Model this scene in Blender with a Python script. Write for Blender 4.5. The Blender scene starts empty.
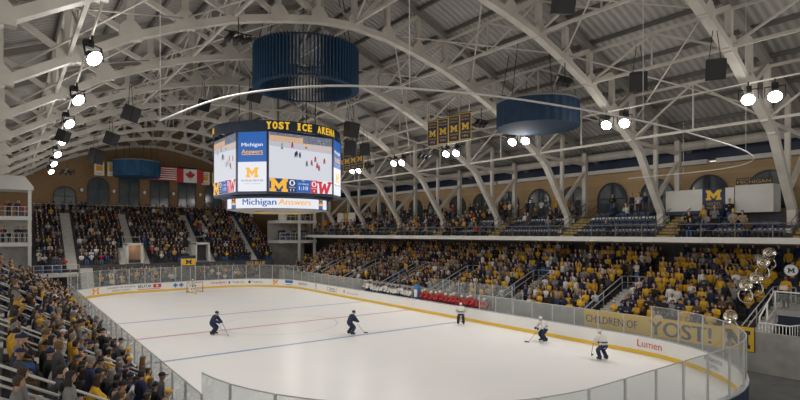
import bpy, math, random
from mathutils import Vector, Matrix
R = math.radians
PI = math.pi
random.seed(7)
SC = bpy.context.scene
COL = SC.collection

# ------------------------------------------------------------------ camera, world, light, exposure
cam_d = bpy.data.cameras.new('camera')
cam_d.sensor_width = 36.0
cam_d.lens = 23.85
cam_d.shift_y = 0.04125
cam_d.clip_end = 400
cam = bpy.data.objects.new('camera', cam_d)
cam.location = (0, 0, 7.15)
cam.rotation_euler = (R(90), 0, R(-36.5))
COL.objects.link(cam)
SC.camera = cam

world = bpy.data.worlds.new('hall_ambient')
world.use_nodes = True
world.node_tree.nodes['Background'].inputs[0].default_value = (1.0, 0.95, 0.88, 1)
world.node_tree.nodes['Background'].inputs[1].default_value = 0.95
SC.world = world

SC.view_settings.view_transform = 'Standard'
SC.view_settings.look = 'None'
SC.view_settings.gamma = 1.0
SC.view_settings.use_curve_mapping = False
SC.view_settings.exposure = 0.0
LAMP_WATT = 1650.0
SPILL_WATT = 170.0
LAMP_COLOR = (1.0, 0.955, 0.90)

# ------------------------------------------------------------------ hall dimensions (metres)
XL, XR = 4.8, 30.0            # long sides of the rink
YN, YF = 8.6, 69.6            # end boards
CR = 8.5                      # corner radius
CX = 17.2                     # centre line of hall
BAY = 8.1
TRUSS_Y = [11.8 + BAY * k for k in range(10)]
LAMPS = [(31.0, y, 14.0) for y in (10.2, 18.3, 26.2, 33.8, 41.6, 49.6, 57.7, 65.8)] + \
        [(2.15 + .025 * y, y, 14.0) for y in (15.8, 23.9, 31.9, 39.2, 47.0, 55.2, 63.0, 71.0)]

# ------------------------------------------------------------------ materials
MATS = {}
def mat(name, color, rough=0.6, metal=0.0, noise=0.0, nscale=3.0, emit=0.0, bump=0.0, spec=None):
    if name in MATS: return MATS[name]
    m = bpy.data.materials.new(name); m.use_nodes = True
    nt = m.node_tree; b = nt.nodes['Principled BSDF']
    c = (color[0], color[1], color[2], 1)
    b.inputs['Base Color'].default_value = c
    b.inputs['Roughness'].default_value = rough
    b.inputs['Metallic'].default_value = metal
    if spec is not None: b.inputs['Specular IOR Level'].default_value = spec
    if emit:
        b.inputs['Emission Color'].default_value = c
        b.inputs['Emission Strength'].default_value = emit
        b.inputs['Base Color'].default_value = (0.02, 0.02, 0.02, 1)
    if noise or bump:
        tc = nt.nodes.new('ShaderNodeTexCoord'); n = nt.nodes.new('ShaderNodeTexNoise')
        n.inputs['Scale'].default_value = nscale; n.inputs['Detail'].default_value = 4
        nt.links.new(tc.outputs['Object'], n.inputs['Vector'])
        if noise:
            r = nt.nodes.new('ShaderNodeValToRGB')
            r.color_ramp.elements[0].position = 0.3; r.color_ramp.elements[1].position = 0.7
            r.color_ramp.elements[0].color = tuple(x * (1 - noise) for x in color) + (1,)
            r.color_ramp.elements[1].color = tuple(min(1, x * (1 + noise)) for x in color) + (1,)
            nt.links.new(n.outputs['Fac'], r.inputs[0]); nt.links.new(r.outputs[0], b.inputs['Base Color'])
        if bump:
            bp = nt.nodes.new('ShaderNodeBump'); bp.inputs['Strength'].default_value = bump
            nt.links.new(n.outputs['Fac'], bp.inputs['Height']); nt.links.new(bp.outputs[0], b.inputs['Normal'])
    MATS[name] = m
    return m

def glass_mat(name, tint, opac, rough=0.05):
    m = bpy.data.materials.new(name); m.use_nodes = True
    nt = m.node_tree; nt.nodes.clear()
    out = nt.nodes.new('ShaderNodeOutputMaterial')
    tr = nt.nodes.new('ShaderNodeBsdfTransparent'); tr.inputs[0].default_value = (0.93, 0.95, 0.95, 1)
    gl = nt.nodes.new('ShaderNodeBsdfGlossy'); gl.inputs['Roughness'].default_value = rough; gl.inputs[0].default_value = (1, 1, 1, 1)
    df = nt.nodes.new('ShaderNodeBsdfDiffuse'); df.inputs[0].default_value = tint + (1,)
    lw = nt.nodes.new('ShaderNodeLayerWeight'); pw = nt.nodes.new('ShaderNodeMath'); pw.operation = 'POWER'; pw.inputs[1].default_value = 4.0
    nt.links.new(lw.outputs['Facing'], pw.inputs[0]); fr = nt.nodes.new('ShaderNodeMath'); fr.operation = 'MULTIPLY_ADD'; fr.inputs[1].default_value = 0.5; fr.inputs[2].default_value = 0.03
    nt.links.new(pw.outputs[0], fr.inputs[0])
    m1 = nt.nodes.new('ShaderNodeMixShader'); m2 = nt.nodes.new('ShaderNodeMixShader')
    m1.inputs[0].default_value = opac
    nt.links.new(tr.outputs[0], m1.inputs[1]); nt.links.new(df.outputs[0], m1.inputs[2])
    nt.links.new(fr.outputs[0], m2.inputs[0]); nt.links.new(m1.outputs[0], m2.inputs[1]); nt.links.new(gl.outputs[0], m2.inputs[2])
    nt.links.new(m2.outputs[0], out.inputs[0])
    MATS[name] = m
    return m

def objcolor_mat(name, rough, tint=1.0):
    m = bpy.data.materials.new(name); m.use_nodes = True
    nt = m.node_tree; b = nt.nodes['Principled BSDF']
    oi = nt.nodes.new('ShaderNodeObjectInfo')
    n = nt.nodes.new('ShaderNodeTexNoise'); n.inputs['Scale'].default_value = 14
    tc = nt.nodes.new('ShaderNodeTexCoord'); nt.links.new(tc.outputs['Object'], n.inputs['Vector'])
    mr = nt.nodes.new('ShaderNodeMapRange'); mr.inputs[3].default_value = 0.75 * tint; mr.inputs[4].default_value = 1.2 * tint
    nt.links.new(n.outputs['Fac'], mr.inputs[0])
    vm = nt.nodes.new('ShaderNodeVectorMath'); vm.operation = 'SCALE'
    nt.links.new(oi.outputs['Color'], vm.inputs[0]); nt.links.new(mr.outputs[0], vm.inputs['Scale'])
    nt.links.new(vm.outputs[0], b.inputs['Base Color'])
    b.inputs['Roughness'].default_value = rough
    MATS[name] = m
    return m

STEEL = mat('painted_truss_steel', (0.54, 0.51, 0.46), 0.5, noise=0.12, nscale=0.8)
STEEL_D = mat('dark_rail_steel', (0.16, 0.145, 0.125), 0.6)
PURLIN = mat('purlin_steel', (0.12, 0.11, 0.10), 0.6)
STEEL_T = mat('top_chord_steel', (0.24, 0.225, 0.20), 0.55)
RAILG = mat('grey_handrail_paint', (0.50, 0.50, 0.48), 0.4)
WHITEP = mat('white_painted_concrete', (0.62, 0.61, 0.58), 0.6, noise=0.06, nscale=0.7)
CONC = mat('pale_concrete', (0.36, 0.35, 0.33), 0.8, noise=0.15, nscale=1.5)
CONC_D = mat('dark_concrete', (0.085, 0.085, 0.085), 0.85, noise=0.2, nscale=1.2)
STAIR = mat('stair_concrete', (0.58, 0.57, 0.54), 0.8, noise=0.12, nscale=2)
BLACK = mat('black_plastic', (0.012, 0.012, 0.013), 0.5)
NAVY = mat('navy_paint', (0.012, 0.025, 0.06), 0.5)
NAVY_CLOTH = mat('navy_fabric', (0.012, 0.035, 0.075), 0.85, noise=0.2, nscale=2)
BLUE_CLOTH = mat('blue_fabric', (0.02, 0.085, 0.19), 0.85, noise=0.25, nscale=1.5)
MAIZE = mat('maize_yellow', (0.80, 0.50, 0.03), 0.6)
MAIZE_D = mat('worn_maize_paint', (0.45, 0.30, 0.06), 0.7, noise=0.3, nscale=4)
WHITE = mat('white_vinyl', (0.80, 0.80, 0.79), 0.5)
BOARDW = mat('white_dasher_board', (0.82, 0.81, 0.78), 0.35, noise=0.03, nscale=0.6)
RED = mat('red_vinyl', (0.55, 0.02, 0.03), 0.5)
BLUEV = mat('blue_vinyl', (0.03, 0.16, 0.45), 0.5)
DKTEXT = mat('dark_blue_print', (0.02, 0.035, 0.09), 0.6)
GREYTEXT = mat('grey_print', (0.22, 0.22, 0.24), 0.6)
PURPLE = mat('purple_print', (0.35, 0.08, 0.25), 0.6)
ORANGE = mat('orange_print', (0.85, 0.33, 0.03), 0.6)
CHROME = mat('chrome', (0.75, 0.74, 0.72), 0.18, 1.0)
SILVER = mat('silver_brass', (0.80, 0.76, 0.68), 0.16, 1.0)
GLASS = glass_mat('rink_glass', (0.62, 0.62, 0.60), 0.09)
CLOTH = objcolor_mat('dyed_cloth', 0.85)
SKIN = objcolor_mat('skin', 0.6)
HAIRM = objcolor_mat('hair', 0.7)
EYE = mat('dark_eyes', (0.02, 0.015, 0.012), 0.4)
LIP = mat('lips', (0.30, 0.09, 0.08), 0.5)
LENS = mat('lamp_lens', (1.0, 0.96, 0.92), emit=28.0)
def em(name, c, s=0.8): return mat(name, c, emit=s)
E_WHITE = em('screen_white', (0.90, 0.92, 1.0), 0.86); E_ICE = em('screen_ice', (0.80, 0.82, 0.90), 0.80)
E_BLUE = em('screen_blue', (0.008, 0.13, 0.50), 0.8); E_NAVY = em('screen_navy', (0.008, 0.04, 0.17), 0.7)
E_MAIZE = em('screen_maize', (1.0, 0.52, 0.04), 0.9); E_RED = em('screen_red', (0.68, 0.015, 0.04), 0.85)
E_CROWD = em('screen_crowd', (0.18, 0.20, 0.26), 0.8); E_TAN = em('screen_tan', (0.62, 0.42, 0.28), 0.8)
E_PEACH = em('screen_peach', (0.80, 0.50, 0.30), 0.8); E_GREEN = em('screen_green', (0.05, 0.25, 0.15), 0.7)
E_BOARD = em('screen_boards', (0.62, 0.60, 0.66), 0.8); E_DARK = em('screen_dark', (0.03, 0.035, 0.06), 0.7)
E_GREY = em('screen_grey', (0.35, 0.40, 0.52), 0.8)

# roof deck: ribbed grey sheet, ribs running down the slope
def deck_mat():
    m = bpy.data.materials.new('ribbed_roof_deck'); m.use_nodes = True
    nt = m.node_tree; b = nt.nodes['Principled BSDF']; b.inputs['Roughness'].default_value = 0.45
    tc = nt.nodes.new('ShaderNodeTexCoord')
    w = nt.nodes.new('ShaderNodeTexWave'); w.bands_direction = 'Y'; w.inputs['Scale'].default_value = 0.7
    w.inputs['Distortion'].default_value = 0.6; w.inputs['Detail'].default_value = 1
    n = nt.nodes.new('ShaderNodeTexNoise'); n.inputs['Scale'].default_value = 0.35; n.inputs['Detail'].default_value = 5
    nt.links.new(tc.outputs['Object'], w.inputs['Vector']); nt.links.new(tc.outputs['Object'], n.inputs['Vector'])
    r = nt.nodes.new('ShaderNodeValToRGB')
    r.color_ramp.elements[0].color = (0.20, 0.19, 0.178, 1); r.color_ramp.elements[1].color = (0.45, 0.43, 0.405, 1)
    mx = nt.nodes.new('ShaderNodeMath'); mx.operation = 'MULTIPLY_ADD'; mx.inputs[1].default_value = 0.45
    nt.links.new(w.outputs['Fac'], mx.inputs[0])
    h = nt.nodes.new('ShaderNodeMath'); h.operation = 'MULTIPLY'; h.inputs[1].default_value = 0.6
    nt.links.new(n.outputs['Fac'], h.inputs[0]); nt.links.new(h.outputs[0], mx.inputs[2])
    nt.links.new(mx.outputs[0], r.inputs[0]); nt.links.new(r.outputs[0], b.inputs['Base Color'])
    bp = nt.nodes.new('ShaderNodeBump'); bp.inputs['Strength'].default_value = 0.5; bp.inputs['Distance'].default_value = 0.1
    nt.links.new(w.outputs['Fac'], bp.inputs['Height']); nt.links.new(bp.outputs[0], b.inputs['Normal'])
    return m
DECK = deck_mat()

def brick_mat(name, c1, c2, rot):
    m = bpy.data.materials.new(name); m.use_nodes = True
    nt = m.node_tree; b = nt.nodes['Principled BSDF']; b.inputs['Roughness'].default_value = 0.85
    tc = nt.nodes.new('ShaderNodeTexCoord'); mp = nt.nodes.new('ShaderNodeMapping'); mp.inputs['Rotation'].default_value = rot
    br = nt.nodes.new('ShaderNodeTexBrick'); br.inputs['Scale'].default_value = 1.6
    br.inputs['Color1'].default_value = c1 + (1,); br.inputs['Color2'].default_value = c2 + (1,)
    br.inputs['Mortar'].default_value = tuple(x * 0.75 for x in c1) + (1,); br.inputs['Mortar Size'].default_value = 0.012
    nt.links.new(tc.outputs['Object'], mp.inputs[0]); nt.links.new(mp.outputs[0], br.inputs['Vector']); nt.links.new(br.outputs[0], b.inputs['Base Color'])
    return m
BRICK_END = brick_mat('brown_brick', (0.27, 0.17, 0.085), (0.31, 0.195, 0.10), (R(90), 0, 0))
BRICK_SIDE = brick_mat('tan_brick', (0.42, 0.29, 0.155), (0.47, 0.33, 0.18), (R(90), 0, R(90)))

def ice_mat():
    m = bpy.data.materials.new('rink_ice'); m.use_nodes = True
    nt = m.node_tree; b = nt.nodes['Principled BSDF']
    n = nt.nodes.new('ShaderNodeTexNoise'); n.inputs['Scale'].default_value = 0.25; n.inputs['Detail'].default_value = 6
    tc = nt.nodes.new('ShaderNodeTexCoord'); nt.links.new(tc.outputs['Object'], n.inputs['Vector'])
    r = nt.nodes.new('ShaderNodeValToRGB'); r.color_ramp.elements[0].color = (0.80, 0.80, 0.80, 1); r.color_ramp.elements[1].color = (0.88, 0.87, 0.86, 1)
    nt.links.new(n.outputs['Fac'], r.inputs[0]); nt.links.new(r.outputs[0], b.inputs['Base Color'])
    b.inputs['Roughness'].default_value = 0.28; b.inputs['Specular IOR Level'].default_value = 0.25
    return m
ICE = ice_mat()

# ------------------------------------------------------------------ mesh helpers
class MB:
    def __init__(s): s.v = []; s.f = []; s.m = []; s.mats = []; s.smooth = []
    def mi(s, m):
        if m not in s.mats: s.mats.append(m)
        return s.mats.index(m)
    def add(s, vs, fs, m, smooth=False):
        o = len(s.v); s.v += [tuple(p) for p in vs]; k = s.mi(m)
        for f in fs: s.f.append(tuple(i + o for i in f)); s.m.append(k); s.smooth.append(smooth)
    def box(s, c, d, m, rz=0.0, M=None):
        hx, hy, hz = d[0] / 2, d[1] / 2, d[2] / 2
        vs = [Vector((x, y, z)) for z in (-hz, hz) for y in (-hy, hy) for x in (-hx, hx)]
        if rz: q = Matrix.Rotation(rz, 3, 'Z'); vs = [q @ v for v in vs]
        if M: vs = [M @ v for v in vs]
        vs = [v + Vector(c) for v in vs]
        s.add(vs, [(0, 2, 3, 1), (4, 5, 7, 6), (0, 1, 5, 4), (2, 6, 7, 3), (1, 3, 7, 5), (0, 4, 6, 2)], m)
    def bx(s, x0, x1, y0, y1, z0, z1, m): s.box(((x0 + x1) / 2, (y0 + y1) / 2, (z0 + z1) / 2), (abs(x1 - x0), abs(y1 - y0), abs(z1 - z0)), m)
    def bar(s, a, b, w, h, m, up=(0, 0, 1)):
        a = Vector(a); b = Vector(b); t = (b - a)
        if t.length < 1e-6: return
        t.normalize(); u = Vector(up)
        if abs(t.dot(u)) > 0.98: u = Vector((0, 1, 0))
        sd = t.cross(u).normalized(); u2 = sd.cross(t).normalized()
        vs = [p + sd * (i * w / 2) + u2 * (j * h / 2) for p in (a, b) for j in (-1, 1) for i in (-1, 1)]
        s.add(vs, [(0, 2, 3, 1), (4, 5, 7, 6), (0, 1, 5, 4), (2, 6, 7, 3), (1, 3, 7, 5), (0, 4, 6, 2)], m)
    def tube(s, pts, r, m, n=8, caps=True, close=False, smooth=True, flat=None):
        pts = [Vector(p) for p in pts]; N = len(pts)
        rs = r if isinstance(r, (list, tuple)) else [r] * N
        vs = []; prev = None
        for i, p in enumerate(pts):
            if close: t = pts[(i + 1) % N] - pts[i - 1]
            else: t = pts[min(i + 1, N - 1)] - pts[max(i - 1, 0)]
            t.normalize()
            if prev is None:
                a = Vector((0, 0, 1)) if abs(t.z) < 0.9 else Vector((1, 0, 0))
                prev = t.cross(a).normalized()
            x = (prev - t * prev.dot(t)).normalized(); prev = x; y = t.cross(x)
            for k in range(n):
                an = 2 * PI * k / n
                vs.append(p + x * (math.cos(an) * rs[i]) + y * (math.sin(an) * rs[i]))
        fs = []
        for i in range(N if close else N - 1):
            j = (i + 1) % N
            for k in range(n): fs.append((i * n + k, i * n + (k + 1) % n, j * n + (k + 1) % n, j * n + k))
        if caps and not close: fs += [tuple(range(n))[::-1], tuple((N - 1) * n + k for k in range(n))]
        s.add(vs, fs, m, smooth)
    def lathe(s, prof, m, n=24, M=None, smooth=True, arc=(0, 2 * PI)):
        full = abs(arc[1] - arc[0] - 2 * PI) < 1e-6; K = n if full else n + 1
        vs = []
        for (r, z) in prof:
            for k in range(K):
                a = arc[0] + (arc[1] - arc[0]) * k / n
                p = Vector((r * math.cos(a), r * math.sin(a), z))
                vs.append(M @ p if M else p)
        fs = []
        for i in range(len(prof) - 1):
            for k in range(n):
                k2 = (k + 1) % K
                fs.append((i * K + k, i * K + k2, (i + 1) * K + k2, (i + 1) * K + k))
        s.add(vs, fs, m, smooth)
    def ell(s, c, r, m, nu=10, nv=7, M=None):
        vs = []
        for j in range(nv + 1):
            ph = -PI / 2 + PI * j / nv
            for k in range(nu):
                a = 2 * PI * k / nu
                p = Vector((r[0] * math.cos(ph) * math.cos(a), r[1] * math.cos(ph) * math.sin(a), r[2] * math.sin(ph)))
                vs.append((M @ p if M else p) + Vector(c))
        fs = [(j * nu + k, j * nu + (k + 1) % nu, (j + 1) * nu + (k + 1) % nu, (j + 1) * nu + k) for j in range(nv) for k in range(nu)]
        s.add(vs, fs, m, True)
    def prism(s, pts, axis, a, b, m):
        """polygon pts (2D) extruded along axis ('X','Y','Z') from a to b"""
        def P(p, t):
            return {'X': (t, p[0], p[1]), 'Y': (p[0], t, p[1]), 'Z': (p[0], p[1], t)}[axis]
        n = len(pts)
        vs = [P(p, a) for p in pts] + [P(p, b) for p in pts]
        fs = [tuple(range(n)), tuple(range(2 * n - 1, n - 1, -1))] + [(i, i + n, (i + 1) % n + n, (i + 1) % n) for i in range(n)]
        s.add(vs, fs, m)
    def mesh(s, name):
        me = bpy.data.meshes.new(name); me.from_pydata(s.v, [], s.f)
        for m in s.mats: me.materials.append(m)
        me.polygons.foreach_set('material_index', s.m); me.polygons.foreach_set('use_smooth', s.smooth)
        me.update(); return me

def link(name, data, parent=None, loc=(0, 0, 0), rz=0.0):
    o = bpy.data.objects.new(name, data); COL.objects.link(o)
    o.location = loc; o.rotation_euler = (0, 0, rz)
    if parent: o.parent = parent
    return o
def obj(name, mb, parent=None, loc=(0, 0, 0), rz=0.0):
    return link(name, mb.mesh(name) if isinstance(mb, MB) else mb, parent, loc, rz)
def tag(o, label, cat, group=None):
    o['label'] = label; o['category'] = cat
    if group: o['group'] = group
    return o
def thing(name, label, cat, loc=(0, 0, 0), rz=0.0, group=None):
    return tag(link(name, None, None, loc, rz), label, cat, group)
def struct(name, mb, label=None):
    o = obj(name, mb); o['kind'] = 'structure'
    if label: o['label'] = label
    return o
def copy_tree(o, loc, rz, label, group=None, colors=None):
    c = o.copy(); COL.objects.link(c); c.location = loc; c.rotation_euler = (0, 0, rz); c['label'] = label
    if group: c['group'] = group
    for ch in KIDS[o.name]:
        d = ch.copy(); COL.objects.link(d); d.parent = c
        if colors and ch.name.split('.')[0] in colors: d.color = colors[ch.name.split('.')[0]]
    return c
KIDS = {}
ORD = ['', 'first', 'second', 'third', 'fourth', 'fifth', 'sixth', 'seventh', 'eighth', 'ninth', 'tenth', 'eleventh', 'twelfth', 'thirteenth',
       'fourteenth', 'fifteenth', 'sixteenth', 'seventeenth', 'eighteenth', 'nineteenth', 'twentieth']
TENS = {2: 'twenty', 3: 'thirty', 4: 'forty', 5: 'fifty', 6: 'sixty', 7: 'seventy', 8: 'eighty', 9: 'ninety'}
def ordw(n):
    if n <= 20: return ORD[n]
    if n % 10 == 0: return TENS[n // 10][:-1] + 'ieth'
    if n < 100: return TENS[n // 10] + '-' + ORD[n % 10]
    return 'hundred-and-' + ordw(n - 100) if n > 100 else 'hundredth'

# lettering and flat signs ----------------------------------------------------
_TX = {}
def text_polys(s, bold=0.0):
    key = (s, bold)
    if key in _TX: return _TX[key]
    cu = bpy.data.curves.new('lettering', 'FONT'); cu.body = s; cu.size = 1.0; cu.offset = bold; cu.resolution_u = 3
    o = bpy.data.objects.new('lettering', cu); COL.objects.link(o)
    dg = bpy.context.evaluated_depsgraph_get(); dg.update()
    me = bpy.data.meshes.new_from_object(o.evaluated_get(dg))
    vs = [(v.co.x, v.co.y) for v in me.vertices]; fs = [tuple(p.vertices) for p in me.polygons]
    bpy.data.objects.remove(o); bpy.data.curves.remove(cu); bpy.data.meshes.remove(me)
    _TX[key] = (vs, fs); return vs, fs
M_PTS = [(0, 0), (.46, 0), (.46, .22), (.36, .22), (.36, .52), (.65, .14), (.94, .52), (.94, .22), (.84, .22), (.84, 0), (1.3, 0), (1.3, .22), (1.2, .22),
         (1.2, .78), (1.3, .78), (1.3, 1), (.96, 1), (.65, .58), (.34, 1), (0, 1), (0, .78), (.1, .78), (.1, .22), (0, .22)]
W_PTS = [(0, 1), (.50, 1), (.50, .84), (.42, .84), (.46, .42), (.66, .86), (.84, .86), (.92, .42), (1.12, .84), (1.02, .84), (1.02, 1), (1.5, 1), (1.5, .86), (1.38, .84),
         (1.02, 0), (.78, 0), (.70, .42), (.50, 0), (.24, 0), (.14, .84), (0, .84)]
class Canvas:
    """flat sign in its own plane: x to the right, z up, front towards -Y"""
    def __init__(s, w, h, t, base): s.mb = MB(); s.w = w; s.h = h; s.t = t; s.mb.box((0, 0, 0), (w, t, h), base); s.lay = 0
    def _y(s, l): return -s.t / 2 - 0.006 * l
    def poly(s, pts, m, l=1): s.mb.add([(p[0], s._y(l), p[1]) for p in pts], [tuple(range(len(pts)))], m)
    def rect(s, x0, z0, x1, z1, m, l=1): s.poly([(x0, z0), (x1, z0), (x1, z1), (x0, z1)], m, l)
    def disc(s, x, z, r, m, l=1, n=20): s.poly([(x + r * math.cos(2 * PI * k / n), z + r * math.sin(2 * PI * k / n)) for k in range(n)], m, l)
    def shape(s, P, cx, cz, w, h, m, l=1):
        mx = max(p[0] for p in P); s.poly([(cx - w / 2 + p[0] / mx * w, cz - h / 2 + p[1] * h) for p in P], m, l)
    def text(s, st, cx, cz, w, h, m, l=2, bold=0.0, slant=0.0):
        vs, fs = text_polys(st)
        x0 = min(v[0] for v in vs); x1 = max(v[0] for v in vs); z0 = min(v[1] for v in vs); z1 = max(v[1] for v in vs)
        for q, dx in enumerate((-1, 0, 1) if bold else (0,)):      # strokes thickened sideways
            s.mb.add([(cx + ((v[0] - x0) / (x1 - x0) - .5) * w * .97 + dx * bold * h, s._y(l) - .0006 * q, cz + ((v[1] - z0) / (z1 - z0) - .5) * h) for v in vs], fs, m)

# rink outline: arc length s = 0 at the left end of the far straight, growing clockwise
W0 = XR - XL - 2 * CR; L0 = YF - YN - 2 * CR; Q = PI * CR / 2
PERIM = 2 * W0 + 2 * L0 + 4 * Q
def rink(s, off=0.0):
    """point on the outline and outward heading; off moves outwards"""
    s %= PERIM; r = CR + off
    segs = [('h', W0), ('a', Q), ('d', L0), ('b', Q), ('k', W0), ('c', Q), ('u', L0), ('e', Q)]
    for k, l in segs:
        if s <= l: break
        s -= l
    if k == 'h': p, n = (XL + CR + s, YF + off), 90
    if k == 'd': p, n = (XR + off, YF - CR - s), 0
    if k == 'k': p, n = (XR - CR - s, YN - off), -90
    if k == 'u': p, n = (XL - off, YN + CR + s), 180
    if k in 'abce':
        c, a0 = {'a': ((XR - CR, YF - CR), 90), 'b': ((XR - CR, YN + CR), 0), 'c': ((XL + CR, YN + CR), -90), 'e': ((XL + CR, YF - CR), 180)}[k]
        n = a0 - s / CR * 180 / PI; p = (c[0] + r * math.cos(R(n)), c[1] + r * math.sin(R(n)))
    return Vector((p[0], p[1], 0)), R(n)
def ring_pts(off, step=1.0, s0=0, s1=None):
    s1 = PERIM if s1 is None else s1; n = int((s1 - s0) / step)
    return [rink(s0 + (s1 - s0) * i / n, off)[0] for i in range(n + 1)]
# ================================================================== STRUCTURE
def wallprofile(mb, off0, off1, z0, z1, m, step=0.9, s0=0.0, s1=None):
    """solid following the rink outline between offsets and heights"""
    A = ring_pts(off0, step, s0, s1); B = ring_pts(off1, step, s0, s1); n = len(A); vs = []
    for a, b in zip(A, B): vs += [(a.x, a.y, z0), (b.x, b.y, z0), (b.x, b.y, z1), (a.x, a.y, z1)]
    fs = []
    for i in range(n - 1):
        for k in range(4): fs.append((i * 4 + k, i * 4 + (k + 1) % 4, i * 4 + 4 + (k + 1) % 4, i * 4 + 4 + k))
    if s1 is not None or s0: fs += [(0, 1, 2, 3), tuple((n - 1) * 4 + k for k in (3, 2, 1, 0))]
    mb.add(vs, fs, m)

# floors
f = MB(); f.bx(-12, 44, -12, 86, -0.5, -0.05, CONC_D); struct('floor', f)
ice = MB(); rp = ring_pts(0.05, 0.8)[:-1]
ice.add([(p.x, p.y, 0.0) for p in rp] + [(p.x, p.y, -0.05) for p in rp],
        [tuple(range(len(rp)))] + [(i, (i + 1) % len(rp), (i + 1) % len(rp) + len(rp), i + len(rp)) for i in range(len(rp))], ICE)
icef = struct('floor_ice', ice)
mk = MB()
LINEB = mat('faded_blue_line', (0.25, 0.33, 0.55), 0.3); LINER = mat('faded_red_line', (0.55, 0.25, 0.25), 0.3)
for y, m in ((39.1 + 7.6, LINEB), (39.1 - 7.6, LINEB), (39.1, LINER)): mk.bx(XL + .1, XR - .1, y - .15, y + .15, 0.001, 0.003, m)
mk.bx(XL + 3, XR - 3, 66.1, 66.15, 0.001, 0.003, LINER)
mk.lathe([(4.45, 0.003), (4.5, 0.003)], LINEB, 48, Matrix.Translation((CX, 39.1, 0)))
struct('floor_marking', mk)

# roof deck
RZ, SL = 24.3, 0.40
def roof_z(u): return RZ - SL * abs(u)
cl = MB()
for sg in (-1, 1):
    a = [(CX, RZ), (CX + sg * 27.5, roof_z(27.5)), (CX + sg * 27.5, roof_z(27.5) + .25), (CX, RZ + .25)]
    cl.prism(a, 'Y', -12, 85.6, DECK)
struct('ceiling', cl)
pu = MB()
for sg in (-1, 1):
    for u in (2.5, 5, 7.5, 10, 12.5, 15, 17.5, 20, 22.5, 25):
        x = CX + sg * u; z = roof_z(u) - .14
        pu.bar((x, -12, z), (x, 85, z), .14, .24, PURLIN)
struct('ceiling_beam', pu)

# end wall with gable
ew = MB()
ew.prism([(-11, 0), (45, 0), (45, roof_z(45 - CX) + .1), (CX, RZ + .1), (-11, roof_z(-11 - CX) + .1)], 'Y', 85.0, 85.5, BRICK_END)
struct('wall_far_end', ew)
# arched windows
WIN_GLASS = mat('dark_window_glass', (0.06, 0.078, 0.085), 0.12, noise=0.25, nscale=0.8)
WIN_FRAME = mat('black_window_frame', (0.02, 0.022, 0.028), 0.5)
nwin = [0]
def arch_window(c, w, z0, z1, axis, arched=True):
    nwin[0] += 1
    n = 14; r = w / 2; zs = z1 - r * (1.0 if arched else 0)
    def prof(rr, zb, zt):
        if not arched: return [(-rr, zb), (rr, zb), (rr, zt), (-rr, zt)]
        return [(-rr, zb), (rr, zb)] + [(rr * math.cos(PI * k / n), zs + rr * math.sin(PI * k / n)) for k in range(n + 1)]
    root = link('window_%d' % nwin[0], None, None, (c[0], c[1], 0)); root['kind'] = 'structure'
    t = MB(); t.prism(prof(r - .06, z0 + .05, z1 - .05), axis, -.04, .04, WIN_GLASS)
    fr = MB(); A = prof(r, z0, z1); B = prof(r - .13, z0 + .13, z1 - .13)
    for d in (-.10, .10):
        P = (lambda p, d=d: (p[0], d, p[1])) if axis == 'Y' else (lambda p, d=d: (d, p[0], p[1]))
        fr.add([P(p) for p in A] + [P(p) for p in B], [(i, (i + 1) % len(A), (i + 1) % len(A) + len(A), i + len(A)) for i in range(len(A))], WIN_FRAME)
    for x in ((-0.0,) if w < 3.4 else (-w / 6, w / 6)):
        if axis == 'Y': fr.bx(x - .05, x + .05, -.09, .09, z0, z1 - .05, WIN_FRAME)
        else: fr.bx(-.09, .09, x - .05, x + .05, z0, z1 - .05, WIN_FRAME)
    zz = [zs] if z1 - z0 < 4 else [z0 + (z1 - z0) * k / 3 for k in (1, 2)]
    for z in zz:
        if axis == 'Y': fr.bx(-r + .05, r - .05, -.09, .09, z - .05, z + .05, WIN_FRAME)
        else: fr.bx(-.09, .09, -r + .05, r - .05, z - .05, z + .05, WIN_FRAME)
    obj('window_pane', t, root); obj('window_frame', fr, root)
for x, zt, ar in ((6.2, 13.5, 1), (10.2, 15.0, 1), (14.1, 17.2, 0), (18.2, 17.2, 0), (22.1, 17.2, 0), (26.1, 15.0, 1), (30.1, 13.5, 1)):
    arch_window((x, 84.93), 2.7, 10.2, zt, 'Y', bool(ar))
# side wall: tan brick, white beam, blue band
sw = MB(); sw.bx(43.4, 43.9, -6, 85, 5.5, 12.6, BRICK_SIDE); struct('wall_side', sw)
sb = MB(); sb.bx(43.3, 43.9, -6, 85, 12.75, 14.6, NAVY); struct('wall_side_band', sb)
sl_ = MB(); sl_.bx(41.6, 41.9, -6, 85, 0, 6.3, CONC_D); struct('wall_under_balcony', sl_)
tr = MB()
for a, b in ((-2, 17.9), (18.6, 40), (40.3, 83)): tr.bx(42.8, 43.4, a, b, 12.45, 12.78, WHITEP)
struct('trim_1', tr)
for k in range(-1, 15): arch_window((43.37, 14.6 + 4.05 * k), 2.9, 8.9, 11.65, 'X')
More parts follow.
